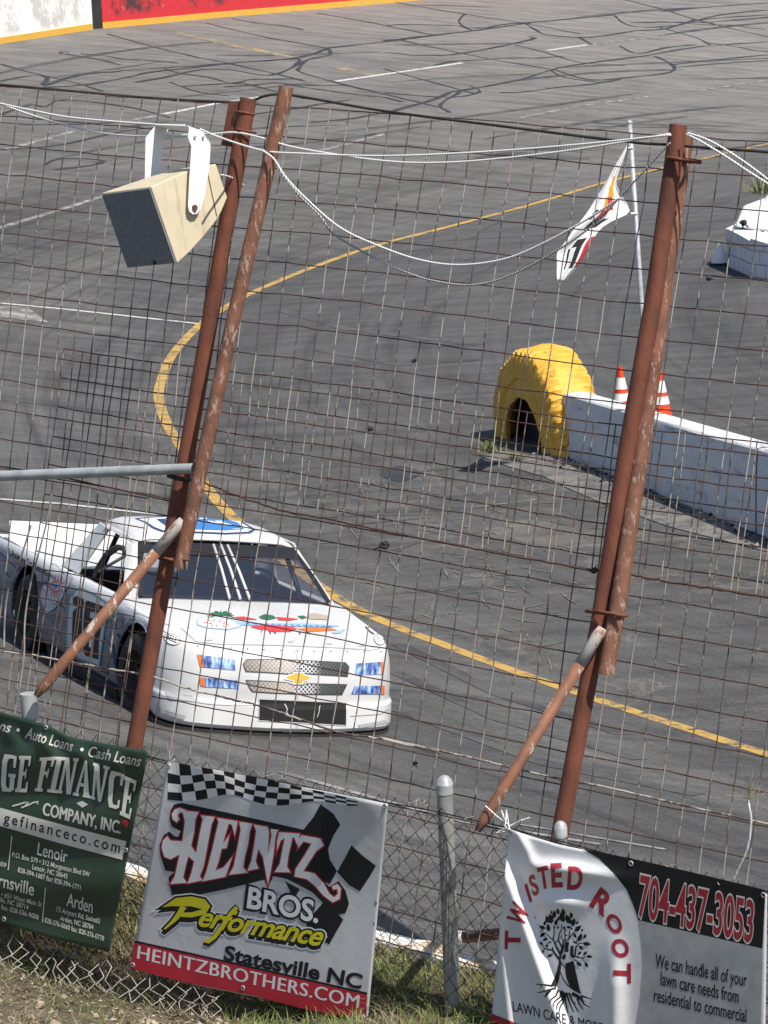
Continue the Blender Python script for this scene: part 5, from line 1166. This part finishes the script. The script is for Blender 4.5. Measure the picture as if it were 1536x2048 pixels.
# cab
ROOF = [(.31, 1.265), (.22, 1.292), (.05, 1.315), (-.25, 1.33), (-.5, 1.322), (-.62, 1.295), (-.68, 1.25)]
def roof_pt(k, s_):
    v_, w_ = ROOF[k]; hw = np.interp(v_, [-.7, .32], [.66, .715]); u = s_*hw
    return T3(u, v_+.05*(1-s_*s_)*(1 if v_ > .1 else -.4), w_+.028*(1-s_*s_)-.05*max(0, abs(s_)-.86)/.14)
g = MB(); SS_ = np.linspace(-1, 1, 21); g.grid([[roof_pt(k, s_) for s_ in SS_] for k in range(len(ROOF))]); roof_raw = g
roof = g.build('roof', M['tw'], truck, smooth=True); s_ = roof.modifiers.new('thick', 'SOLIDIFY'); s_.thickness = .02; s_.offset = -1
if roof.data.polygons[60].normal.z < 0: roof.data.flip_normals()
GBL, GTL = T3(.815, .885, .885), T3(.668, .335, 1.242)        # windshield corners
mir = lambda p: np.asarray(p)*np.array([-1, 1, 1])
def glass_pt(s_, q): a, b_ = GBL*np.array([s_, 1, 1]), GTL*np.array([s_, 1, 1]); p = a+(b_-a)*q; p[1] -= .07*(1-s_*s_); p[2] += .012*(1-s_*s_)+.015*math.sin(q*math.pi); return p
m, t, b = new_mat('tinted_windshield'); b.inputs['Base Color'].default_value = (.035, .045, .07, 1); b.inputs['Roughness'].default_value = .05; b.inputs['Alpha'].default_value = .56; b.inputs['Specular IOR Level'].default_value = .6
M['glass'] = m
g = MB(); g.grid([[glass_pt(s_, q) for s_ in np.linspace(-1, 1, 17)] for q in np.linspace(0, 1, 9)]); g.build('windshield', M['glass'], truck, smooth=True)
g = MB(); fw = lambda p: p+np.array([0, -.008, .006]); g.grid([[fw(glass_pt(s_, q)) for s_ in np.linspace(-1.0, 1.0, 17)] for q in np.linspace(.76, 1.01, 5)]); g.build('visor_strip', M['trim'], truck, smooth=True)
for sa in (-1.0, .955):
    g = MB(); g.grid([[fw(glass_pt(s_, q)) for s_ in np.linspace(sa, sa+.045, 2)] for q in np.linspace(0, .78, 5)]); g.build('windshield_edge', M['trim'], truck, smooth=True)
for s0_ in (-.10, .01, .11):
    g = MB(); P_ = [glass_pt(s0_*(1-.15*q), q)+np.array([0, .03, -.012]) for q in (0, .5, .98)]; g.tube([q_+np.array([0, -.035, .02]) for q_ in P_], .012, 8); g.build('windshield_brace', M['tw'], truck, smooth=True)
for sg in (1, -1):
    S_ = np.array([sg, 1, 1]); th = np.array([0, .015, .0])
    a = [GBL+[0.005, 0, -.02], T3(.905, .86, .862), T3(.90, .74, .862), T3(.735, .25, 1.235), T3(.712, .335, 1.225), GTL+[.005, 0, .0]]
    g = MB(); a = [p*S_ for p in a]
    out = [a[0], a[1], a[4], a[5]]; g.prism([a[0], a[1], a[2], a[3], a[4], a[5]], np.array([-sg*.02, .012, -.012])); g.build('front_pillar', M['tw'], truck, bevel=.008)
    c = [T3(.705, -.22, 1.262), T3(.735, -.20, 1.235), T3(.905, -.60, .85), T3(.905, -.92, .85), T3(.68, -.66, 1.262)]
    c = [T3(.715, -.30, 1.262), T3(.885, -.50, .852), T3(.895, -.90, .852), T3(.67, -.665, 1.262)]
    g = MB(); g.prism([p*S_ for p in c], np.array([-sg*.025, 0, -.01])); g.build('rear_pillar', M['tw'], truck, bevel=.008)
    g = MB(); c = [T3(.73, .26, 1.24), T3(.73, -.38, 1.262), T3(.700, -.38, 1.285), T3(.705, .26, 1.278)]
    g.prism([p*S_ for p in c], np.array([-sg*.02, 0, -.004])); g.build('roof_rail', M['tw'], truck, bevel=.006)
    # door top sill
    g = MB(); c = [T3(.905, .80, .855), T3(.90, -.62, .845), T3(.86, -.62, .84), T3(.86, .80, .85)]
    g.prism([p*S_ for p in c], (0, 0, -.03)); g.build('door_sill', M['tw'], truck, bevel=.006)
# interior
g = MB(); g.box(-.84, .84, -.80, .70, .40, .43); g.box(-.84, .84, .66, .70, .43, .855); g.box(-.86, -.84, -.80, .70, .40, .84); g.box(.84, .86, -.80, .70, .40, .84)
g.box(-.84, .84, .70, .72, .43, .86); g.build('cab_tub', M['interior'], truck)
g = MB(); g.box(.04, .66, .60, .62, .80, 1.20); g.build('dark_backing_sheet', M['interior'], truck, bevel=.01)  # dark sheet added behind the driver to darken the view through the windshield
g = MB(); g.prism([T3(-.84, .92, .862), T3(.84, .92, .862), T3(.84, .50, .845), T3(-.84, .50, .845)], (0, 0, -.10)); g.build('dashboard', M['interior'], truck)
g = MB(); R2 = .022
for sg in (1, -1):
    g.tube([T3(sg*.70, .55, .5), T3(sg*.69, .50, .90), T3(sg*.62, .28, 1.20), T3(sg*.60, -.35, 1.235), T3(sg*.66, -.52, .9), T3(sg*.70, -.55, .45)], R2, 8)
    g.tube([T3(sg*.78, .5, .72), T3(sg*.80, -.5, .72)], R2, 8); g.tube([T3(sg*.78, .5, .60), T3(sg*.80, -.5, .60)], R2, 8)
g.tube([T3(.60, -.35, 1.235), T3(-.60, -.35, 1.235)], R2, 8); g.tube([T3(.62, .28, 1.20), T3(-.62, .28, 1.20)], R2, 8); g.tube([T3(.6, -.36, 1.22), T3(-.66, -.52, .5)], R2, 8)
g.build('roll_cage', M['trim'], truck, smooth=True)
g = MB(); g.prism([T3(.16, -.20, .45), T3(.62, -.20, .45), T3(.60, -.34, 1.0), T3(.50, -.36, 1.16), T3(.28, -.36, 1.16), T3(.18, -.34, 1.0)], T3(0, -.08, 0)); g.box(.18, .60, -.22, .22, .44, .56); g.build('driver_seat', M['interior'], truck, bevel=.02)
g = MB(); c = T3(.38, .38, .90); g.tube([c+.17*np.array([math.cos(q), math.sin(q)*.25, math.sin(q)*.95]) for q in np.linspace(0, 6.283, 22)], .014, 6, cap=False); g.tube([c, T3(.38, .62, .80)], .018, 6); g.tube([c-[.16, 0, 0], c+[.16, 0, 0]], .012, 6); g.build('steering_wheel', M['trim'], truck, smooth=True)
# black window surround seen through the passenger window
g = MB(); P_ = [T3(-.80, -.26, .70), T3(-.80, -.22, .92), T3(-.78, -.06, 1.08), T3(-.755, .10, 1.16), T3(-.745, .22, 1.17), T3(-.755, .30, 1.13)]; g.tube(P_, [.035, .034, .030, .026, .022, .018], 8); g.build('window_hoop', M['trim'], truck, smooth=True)
g = MB(); g.tube([T3(-.755, .30, 1.12), T3(-.80, -.18, .92)], .014, 6); g.build('hoop_strut', pm('grey_strut_paint', (.20, .22, .20), None, 6, .5), truck, smooth=True)
# bed cover, spoiler
g = MB(); g.grid([[T3(u, v_, .842+.012*(1-(u/.9)**2)-.004*math.sin(v_*9)) for u in np.linspace(-.905, .905, 9)] for v_ in np.linspace(-.70, -2.76, 12)]); o = g.build('bed_cover', M['tw'], truck, smooth=True)
g = MB(); g.prism([T3(-.90, -2.40, .845), T3(.90, -2.40, .845), T3(.895, -2.47, 1.005), T3(-.895, -2.47, 1.005)], T3(0, -.012, 0)); g.build('rear_spoiler', M['tw'], truck, bevel=.003)
g = MB(); g.prism([T3(-.86, -.72, .842), T3(.86, -.72, .842), T3(.62, -.70, 1.0), T3(-.62, -.70, 1.0)], T3(0, -.01, 0)); 
# underbody and splitter
g = MB(); g.box(-.80, .80, -1.9, -.98, .13, .60); g.box(-.66, .66, .94, 2.7, .2, .6); g.box(-.62, .62, -1.0, -.9, .1, .5); g.box(-.84, .84, -.94, .94, .12, .38); g.box(-.70, .70, .94, 2.3, .16, .60); g.build('underbody', M['interior'], truck)  # plain dark chassis boxes, added so light does not leak through the body
g = MB(); spl_ = [np.array([p[0]*1.0, p[1]*1.0]) for p in half]; ring = [T3(u, v_+.012, .105) for u, v_ in half]; ring = [mir(p) for p in ring[::-1]]+ring[1:]
g.prism(ring+[T3(.94, 1.6, .105), T3(-.94, 1.6, .105)], (0, 0, -.045)); g.build('splitter', M['rubber'], truck)
for sg in (1, -1):
    g = MB(); g.prism([T3(sg*.955, .93, .17), T3(sg*.955, -.93, .17), T3(sg*.93, -.93, .06), T3(sg*.93, .93, .06)], (-sg*.02, 0, 0)); g.build('side_skirt', M['rubber'], truck)
# wheels
def wheel(u, v_, steer=0.):
    sg = 1 if u > 0 else -1; c = T3(u, v_, .335); e = empty('wheel'); e.parent = truck; e.location = tuple(c); e.rotation_euler = (0, 0, steer)
    prof = [(-.135, .20), (-.14, .27), (-.125, .32), (-.09, .334), (0, .337), (.09, .334), (.125, .32), (.14, .27), (.132, .20)]
    n = 40; g = MB(); g.grid([[np.array([x, r*math.cos(2*math.pi*k/n), r*math.sin(2*math.pi*k/n)]) for k in range(n)] for x, r in prof], wrap=True); g.build('tyre', M['rubber'], e, smooth='auto')
    g = MB(); rp_ = [(.131, .205), (.10, .195), (.06, .17), (.05, .12), (.09, .05), (.10, .001)]
    g.grid([[np.array([sg*x, r*math.cos(2*math.pi*k/n), r*math.sin(2*math.pi*k/n)]) for k in range(n)] for x, r in rp_], wrap=True)
    for k in range(5):
        a = 2*math.pi*k/5; g.tube([np.array([sg*.08, .08*math.cos(a), .08*math.sin(a)]), np.array([sg*.11, .08*math.cos(a), .08*math.sin(a)])], .012, 6)
    g.build('rim', M['rim'], e, smooth='auto')
M['rim'] = pm('dark_steel_rim', (.02, .019, .019), (.05, .03, .026), 9, .6, .2)
for u, v_, st in ((-.825, 1.33, .10), (.825, 1.33, .10), (-.825, -1.60, 0), (.825, -1.60, 0)): wheel(u, v_, st)

# stickers, lamps and lettering are laid onto the bodywork where the photograph shows them
bv, bf = [], []
for raw in (sh_mb, hood_raw, roof_raw):
    o_ = len(bv); bv += [Vector(p) for p in raw.v]; bf += [tuple(i+o_ for i in f) for f in raw.f]
TBV = BVHTree.FromPolygons(bv, bf); TMi = TM.inverted(); ORG = TMi @ Vector(CAM); R3i = TMi.to_3x3()
def on_truck(x, y, lift):
    d = R3i @ Vector(ray(x, y)); h = TBV.ray_cast(ORG, d)
    if h[0] is None or h[3] > 60: return None
    n = h[1]; n = -n if n.dot(d) > 0 else n
    return np.array(h[0]+n*(lift+.004))
def tprint(zoom, ox, oy, cell=10): return Print(lambda x, y, l: on_truck(ox+x/zoom, oy+y/zoom, l), cell*zoom*.6)
K.update(blue=ink('blue', (.05, .20, .52)), navy=ink('navy', (.03, .06, .16)), teal=ink('teal', (.10, .28, .30)), orange=ink('orange', (.75, .17, .03)), lred=ink('bright_red', (.66, .05, .05)), leaf=ink('palm_green', (.03, .14, .07)), gold=ink('gold', (.66, .40, .06), .35), tan=ink('tan', (.42, .36, .27)), sky=ink('sky_blue', (.30, .46, .68)), ink=ink('dark_ink', (.05, .055, .07)))
# head lamps
m, t, b = new_mat('headlamp_print'); v = coords(t, 'Object', (1, 1, 1))
vo = noise(t, coords(t, 'Object', (26, 4, 9)), 1, 2)
t.links.new(ramp(t, vo, [(.32, (.02, .03, .10)), (.45, (.09, .15, .38)), (.55, (.24, .38, .66)), (.68, (.62, .72, .86))]).outputs[0], b.inputs['Base Color']); b.inputs['Roughness'].default_value = .2; M['lamp'] = m
for qs in ([[(428, 822), (606, 846), (612, 902), (560, 898), (440, 886)], [(408, 820), (430, 822), (446, 886), (424, 884)]],
           [[(446, 942), (620, 956), (636, 970), (630, 1000), (450, 990)], [(420, 938), (446, 941), (450, 990), (426, 984)]],
           [[(1250, 866), (1384, 858), (1384, 924), (1244, 926)], [(1378, 858), (1392, 857), (1392, 924), (1380, 924)]],
           [[(1240, 984), (1384, 984), (1384, 1028), (1222, 1028)], [(1378, 983), (1398, 983), (1398, 1029), (1380, 1029)]]):
    p = tprint(2.648, 240, 1000); p.poly(qs[0], 0); p.poly(qs[1], 1, .0045)
    p.build('headlight', [M['lamp'], K['orange']], truck)
# grille halves
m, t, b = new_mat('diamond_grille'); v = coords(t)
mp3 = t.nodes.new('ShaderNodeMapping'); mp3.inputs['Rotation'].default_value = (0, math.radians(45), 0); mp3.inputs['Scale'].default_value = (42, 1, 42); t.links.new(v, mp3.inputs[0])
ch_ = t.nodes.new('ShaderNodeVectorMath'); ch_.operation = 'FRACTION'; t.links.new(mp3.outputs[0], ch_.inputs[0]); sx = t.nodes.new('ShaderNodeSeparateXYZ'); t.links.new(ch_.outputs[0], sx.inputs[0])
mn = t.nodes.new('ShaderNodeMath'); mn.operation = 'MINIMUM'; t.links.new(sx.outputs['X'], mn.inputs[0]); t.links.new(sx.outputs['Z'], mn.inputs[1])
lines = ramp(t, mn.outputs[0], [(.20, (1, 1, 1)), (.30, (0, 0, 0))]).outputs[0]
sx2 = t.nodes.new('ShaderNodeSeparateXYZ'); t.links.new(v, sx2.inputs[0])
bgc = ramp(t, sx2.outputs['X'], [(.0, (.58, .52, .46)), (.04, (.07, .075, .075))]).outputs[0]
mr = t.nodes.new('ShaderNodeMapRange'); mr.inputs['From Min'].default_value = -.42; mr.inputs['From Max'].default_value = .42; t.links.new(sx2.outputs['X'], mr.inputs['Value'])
bgc = ramp(t, mr.outputs[0], [(.0, (.30, .27, .24)), (.40, (.60, .53, .47)), (.52, (.06, .065, .065)), (1, (.03, .034, .034))]).outputs[0]  # beige to dark sweep paints a reflection into the grille colour
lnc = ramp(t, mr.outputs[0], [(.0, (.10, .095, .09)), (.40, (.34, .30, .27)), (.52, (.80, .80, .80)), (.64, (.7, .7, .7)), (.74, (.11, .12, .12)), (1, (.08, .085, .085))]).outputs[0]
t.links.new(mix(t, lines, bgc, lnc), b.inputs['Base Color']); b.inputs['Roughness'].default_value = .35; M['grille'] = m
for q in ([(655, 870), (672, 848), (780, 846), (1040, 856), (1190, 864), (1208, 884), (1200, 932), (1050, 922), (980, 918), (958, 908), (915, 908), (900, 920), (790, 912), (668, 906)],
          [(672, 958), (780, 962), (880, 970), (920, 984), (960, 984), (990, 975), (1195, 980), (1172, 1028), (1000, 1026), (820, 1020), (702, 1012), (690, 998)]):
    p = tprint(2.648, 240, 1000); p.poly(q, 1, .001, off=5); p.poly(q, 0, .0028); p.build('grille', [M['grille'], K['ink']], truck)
p = tprint(2.648, 240, 1000, 4)
bt = [(874, 946), (892, 930), (915, 926), (918, 916), (968, 916), (970, 926), (1008, 936), (988, 955), (966, 957), (962, 972), (918, 972), (920, 956)]
p.poly(bt, 1, .0055, off=5); p.poly(bt, 0, .0075); p.build('grille_badge', [K['gold'], K['white']], truck)
p = tprint(2.648, 240, 1000, 5); dq = [(738, 1056), (1196, 1076), (1194, 1192), (736, 1166)]
p.poly(dq, 0, .002, off=5); p.poly(dq, 1, .0045); p.line([(870, 1080), (885, 1110), (880, 1120), (895, 1150)], 5, 2, .006); p.line([(1058, 1088), (1050, 1130), (1042, 1150)], 4, 2, .006); p.build('air_duct', [K['lgrey'], K['black'], K['grey']], truck)  # flat black patch paints the dark of the duct recess
# hood print
p = tprint(3.491, 360, 1180, 6)
p.poly([(118, 215), (160, 192), (300, 205), (420, 225), (428, 258), (330, 284), (180, 268), (118, 248)], 0, .002); p.poly([(128, 218), (162, 198), (300, 211), (410, 230), (418, 254), (330, 276), (184, 261), (128, 244)], 1, .0028)
for a, b_ in (((190, 210), (215, 222)), ((240, 206), (228, 226)), ((285, 214), (270, 230)), ((200, 240), (225, 236)), ((330, 226), (300, 240)), ((250, 262), (262, 246)), ((310, 262), (300, 248)), ((215, 258), (232, 246)), ((350, 252), (325, 246)), ((160, 228), (195, 232))): p.line([a, b_], 7, 2, .0036)
for a in (3.3, 3.7, 4.2, 4.7, 5.2, 5.7, 6.1, 2.9, .15): p.line([(285, 176), (285+45*math.cos(a), 176+22*math.sin(a)), (285+95*math.cos(a), 176+44*math.sin(a)+14)], 14, 3, .0034, 3)
for q, mi in (([(365, 195), (440, 188), (520, 205), (545, 212), (440, 210)], 2), ([(550, 190), (590, 172), (650, 182), (672, 200), (620, 212), (570, 206)], 3), ([(670, 192), (760, 198), (830, 206), (760, 218), (690, 214)], 2), ([(820, 186), (860, 182), (888, 196), (850, 206)], 3), ([(895, 172), (940, 164), (1035, 184), (1030, 212), (900, 206)], 6), ([(365, 225), (620, 236), (900, 236), (1120, 254), (1060, 262), (640, 256), (400, 248)], 7),
              ([(490, 262), (560, 240), (620, 246), (740, 252), (820, 272), (770, 296), (640, 296), (600, 282), (560, 280)], 2), ([(815, 276), (900, 264), (1040, 266), (1100, 284), (900, 296)], 5), ([(1060, 298), (1140, 278), (1158, 280), (1120, 306), (1070, 308)], 7)):
    p.poly(q, mi, .0032)
for a in ((620, 292, 635, 312), (650, 290, 670, 310), (575, 280, 565, 300), (830, 296, 840, 315), (880, 290, 910, 312)): p.line([a[:2], a[2:]], 6, 4, .0036)
for k in range(14): p.line([(460+k*44, 238+k*1.6), (478+k*44, 236+k*1.6), (486+k*44, 248+k*1.6)], 7, 8, .0042)
for q in ((205, 352), (770, 362), (1040, 376), (1265, 394)): p.poly([(q[0]-22, q[1]), (q[0]+18, q[1]-6), (q[0]+22, q[1]+4), (q[0]-10, q[1]+8)], 9, .0036)
p.line([(800, 335), (798, 355), (770, 362)], 4, 9, .0036)
p.line([(8, 268), (110, 362), (300, 384), (560, 386), (780, 392), (1000, 402), (1240, 414), (1320, 424), (1396, 410)], 5, 9, .0026); p.line([(815, 440), (822, 500)], 3, 9, .0026)
p.build('hood_print', [K['sky'], K['white'], K['lred'], K['leaf'], K['ink'], K['orange'], K['tan'], K['sky'], K['blue'], K['grey']], truck)
p = tprint(1, 0, 0, 9)
scuff_shade_ink = ink('scuff_and_shade', (.40, .40, .41))
for a in ([(338, 1252), (326, 1320), (322, 1380), (318, 1436)], [(322, 1392), (420, 1408), (510, 1412)], [(700, 1432), (760, 1428), (786, 1412)], [(252, 1215), (300, 1236), (340, 1252)]):
    p = tprint(1, 0, 0, 9); p.line(a, 1.6, 0, .002); p.build('seam_crease_line', [K['grey']], truck)  # middle two paint the bumper crease's shade as grey lines, the others are seams
for k in range(12):
    q = k/11; c_ = (395+366*q, 1293+10*q+4*math.sin(q*3)); p = tprint(1, 0, 0, 9); p.poly([(c_[0]+1.5*math.cos(w_), c_[1]+1.2*math.sin(w_)) for w_ in np.linspace(0, 6.28, 7)[:-1]], 0, .002); p.build('rivet', [K['ink']], truck)
for q in ([(330, 1384), (385, 1392), (398, 1404), (340, 1400)], [(560, 1456), (640, 1462), (650, 1466), (565, 1464)], [(715, 1450), (770, 1440), (776, 1446), (720, 1456)], [(330, 1420), (372, 1432), (368, 1440), (334, 1430)]):
    p = tprint(1, 0, 0, 9); p.poly(q, 0, .0016); p.build('scuff_shade_mark', [scuff_shade_ink], truck)  # grey patches paint rubber scuffs and the bumper's grey shading at left
# oval stickers
for c, a, b_, rot, nm in (((1260, 1022), 58, 34, .38, 0), ):
    p = tprint(3.657, 0, 1000, 5); el = [(c[0]+a*math.cos(q)*math.cos(rot)-b_*math.sin(q)*math.sin(rot), c[1]+a*math.cos(q)*math.sin(rot)+b_*math.sin(q)*math.cos(rot)) for q in np.linspace(0, 6.283, 25)[:-1]]
    p.poly(el, 0, .002, off=4); p.poly(el, 1, .0028); p.text('BELL', (1216, 1016), (1292, 1050), (12, -36), mi=0, off=.03, lift=.0036); p.build('oval_sticker', [K['ink'], K['white']], truck)
p = tprint(2.648, 240, 1000, 5); el = [(1372+24*math.cos(q)-8*math.sin(q), 742+14*math.cos(q)+22*math.sin(q)) for q in np.linspace(0, 6.283, 21)[:-1]]
p.poly(el, 0, .002, off=3); p.poly(el, 1, .0028); p.text('BELL', (1358, 742), (1388, 752), (3, -18), mi=0, lift=.0036); p.line([(1298, 672), (1325, 700), (1345, 712)], 6, 0, .003); p.build('oval_sticker', [K['ink'], K['white']], truck)
# side print
p = tprint(5.12, 0, 1040, 8)
p.poly([(676, 1330), (690, 1010), (716, 790), (752, 716), (830, 692), (960, 752), (1084, 836), (1108, 880), (1100, 1010), (1062, 1250), (1028, 1500), (820, 1430)], 0, .002)
p.poly([(690, 1330), (704, 1010), (730, 800), (762, 732), (830, 706), (960, 768), (1076, 848), (1094, 884), (1086, 1010), (1050, 1250), (1016, 1485), (822, 1412)], 1, .0028)
p.poly([(752, 800), (790, 780), (862, 808), (868, 870), (850, 890), (806, 894), (754, 872)], 2, .0036)
p.poly([(882, 838), (905, 826), (1080, 890), (1078, 960), (930, 940), (925, 1000), (950, 1010), (1000, 1040), (1050, 1060), (1020, 1250), (1015, 1430), (880, 1390), (862, 1340), (856, 1150), (864, 1000)], 2, .0036)
p.poly([(752, 940), (800, 890), (856, 890), (850, 1000), (842, 1160), (742, 1330), (745, 1100)], 2, .0036)
p.poly([(925, 1200), (950, 1210), (942, 1310), (916, 1300)], 5, .0044)
p.line([(740, 780), (790, 712), (830, 700), (960, 760), (1086, 842), (1106, 900)], 16, 3, .0046)
sh_p = [(560, 560), (500, 640), (440, 680), (412, 790), (440, 880), (486, 960), (560, 915), (620, 850), (690, 700), (760, 590), (700, 530)]
p.poly(sh_p, 1, .002); p.line(sh_p[2:9], 9, 4, .0034)
for a in np.linspace(0, 6.28, 15)[:-1]: p.line([(578+34*math.cos(a), 680+44*math.sin(a)), (578+78*math.cos(a)+20*(math.sin(a) < -.3), 680+(120 if abs(math.sin(a)) > .6 else 95)*math.sin(a))], 15, 6, .0036, 7)
p.poly([(575+20*math.cos(q), 680+28*math.sin(q)) for q in np.linspace(0, 6.28, 13)[:-1]], 7, .004)
p.text("United's Loans", (86, 352), (512, 590), (10, -66), mi=2, off=.015, lift=.0034, shear=-.1)
for a in ([(160, 500), (280, 600), (430, 690)], [(170, 530), (300, 630), (420, 720)], [(340, 640), (450, 670)], [(0, 330), (90, 420), (200, 520)]): p.line(a, 12, 4, .0028)
p.line([(335, 262), (520, 258), (700, 262), (880, 270)], 6, 3, .003)
p.line([(1150, 1270), (1180, 1480)], 22, 4, .003); p.line([(1090, 1230), (1150, 1300)], 14, 4, .003); p.poly([(1210, 1000), (1390, 1010), (1380, 1110), (1230, 1100)], 8, .0026); p.poly([(1120, 1010), (1200, 1040), (1190, 1120), (1110, 1100)], 8, .0026); p.poly([(470, 1300), (600, 1340), (600, 1410), (460, 1370)], 2, .0026)
for k in range(26):
    x_, y_ = random.uniform(0, 660), random.uniform(420, 1400); a_ = random.uniform(.3, 1.0); p.line([(x_, y_), (x_+60*math.cos(a_), y_+60*math.sin(a_)), (x_+random.uniform(70, 150), y_+random.uniform(50, 130))], random.uniform(5, 16), random.choice([4, 8, 8, 2]), .0024, 3)
for k in range(12):
    x_, y_ = random.uniform(1090, 1380), random.uniform(960, 1420); p.line([(x_, y_), (x_+random.uniform(-30, 50), y_+random.uniform(20, 90))], random.uniform(6, 18), random.choice([4, 8, 2]), .0024, 4)
p.build('side_print', [K['teal'], K['lgrey'], pm('dark_mirror_print', (.016, .015, .015), (.035, .03, .03), 5, .75, 0, .4, .65, 0), K['teal'], K['navy'], K['white'], K['red'], K['blue'], pm('smoky_print', (.06, .065, .08), (.20, .22, .26), 14, .4, 0, .4, .6, 0)], truck)
# roof number
p = tprint(2.648, 240, 1000, 5)
p.poly([(78, 100), (160, 92), (430, 80), (560, 92), (640, 110), (718, 160), (690, 178), (560, 184), (420, 178), (220, 170), (170, 150), (130, 120)], 0, .002)
p.poly([(100, 104), (170, 97), (430, 86), (560, 97), (630, 115), (700, 158), (680, 170), (560, 176), (420, 170), (230, 163), (180, 144), (142, 118)], 1, .0028)
p.poly([(190, 104), (300, 96), (420, 92), (400, 160), (300, 158), (250, 148)], 2, .0036); p.poly([(415, 92), (560, 104), (625, 122), (660, 158), (560, 166), (400, 160)], 3, .0038); p.line([(480, 122), (540, 124), (600, 140), (560, 136)], 7, 1, .005)
p.build('roof_number', [K['navy'], K['white'], K['navy'], K['blue']], truck)
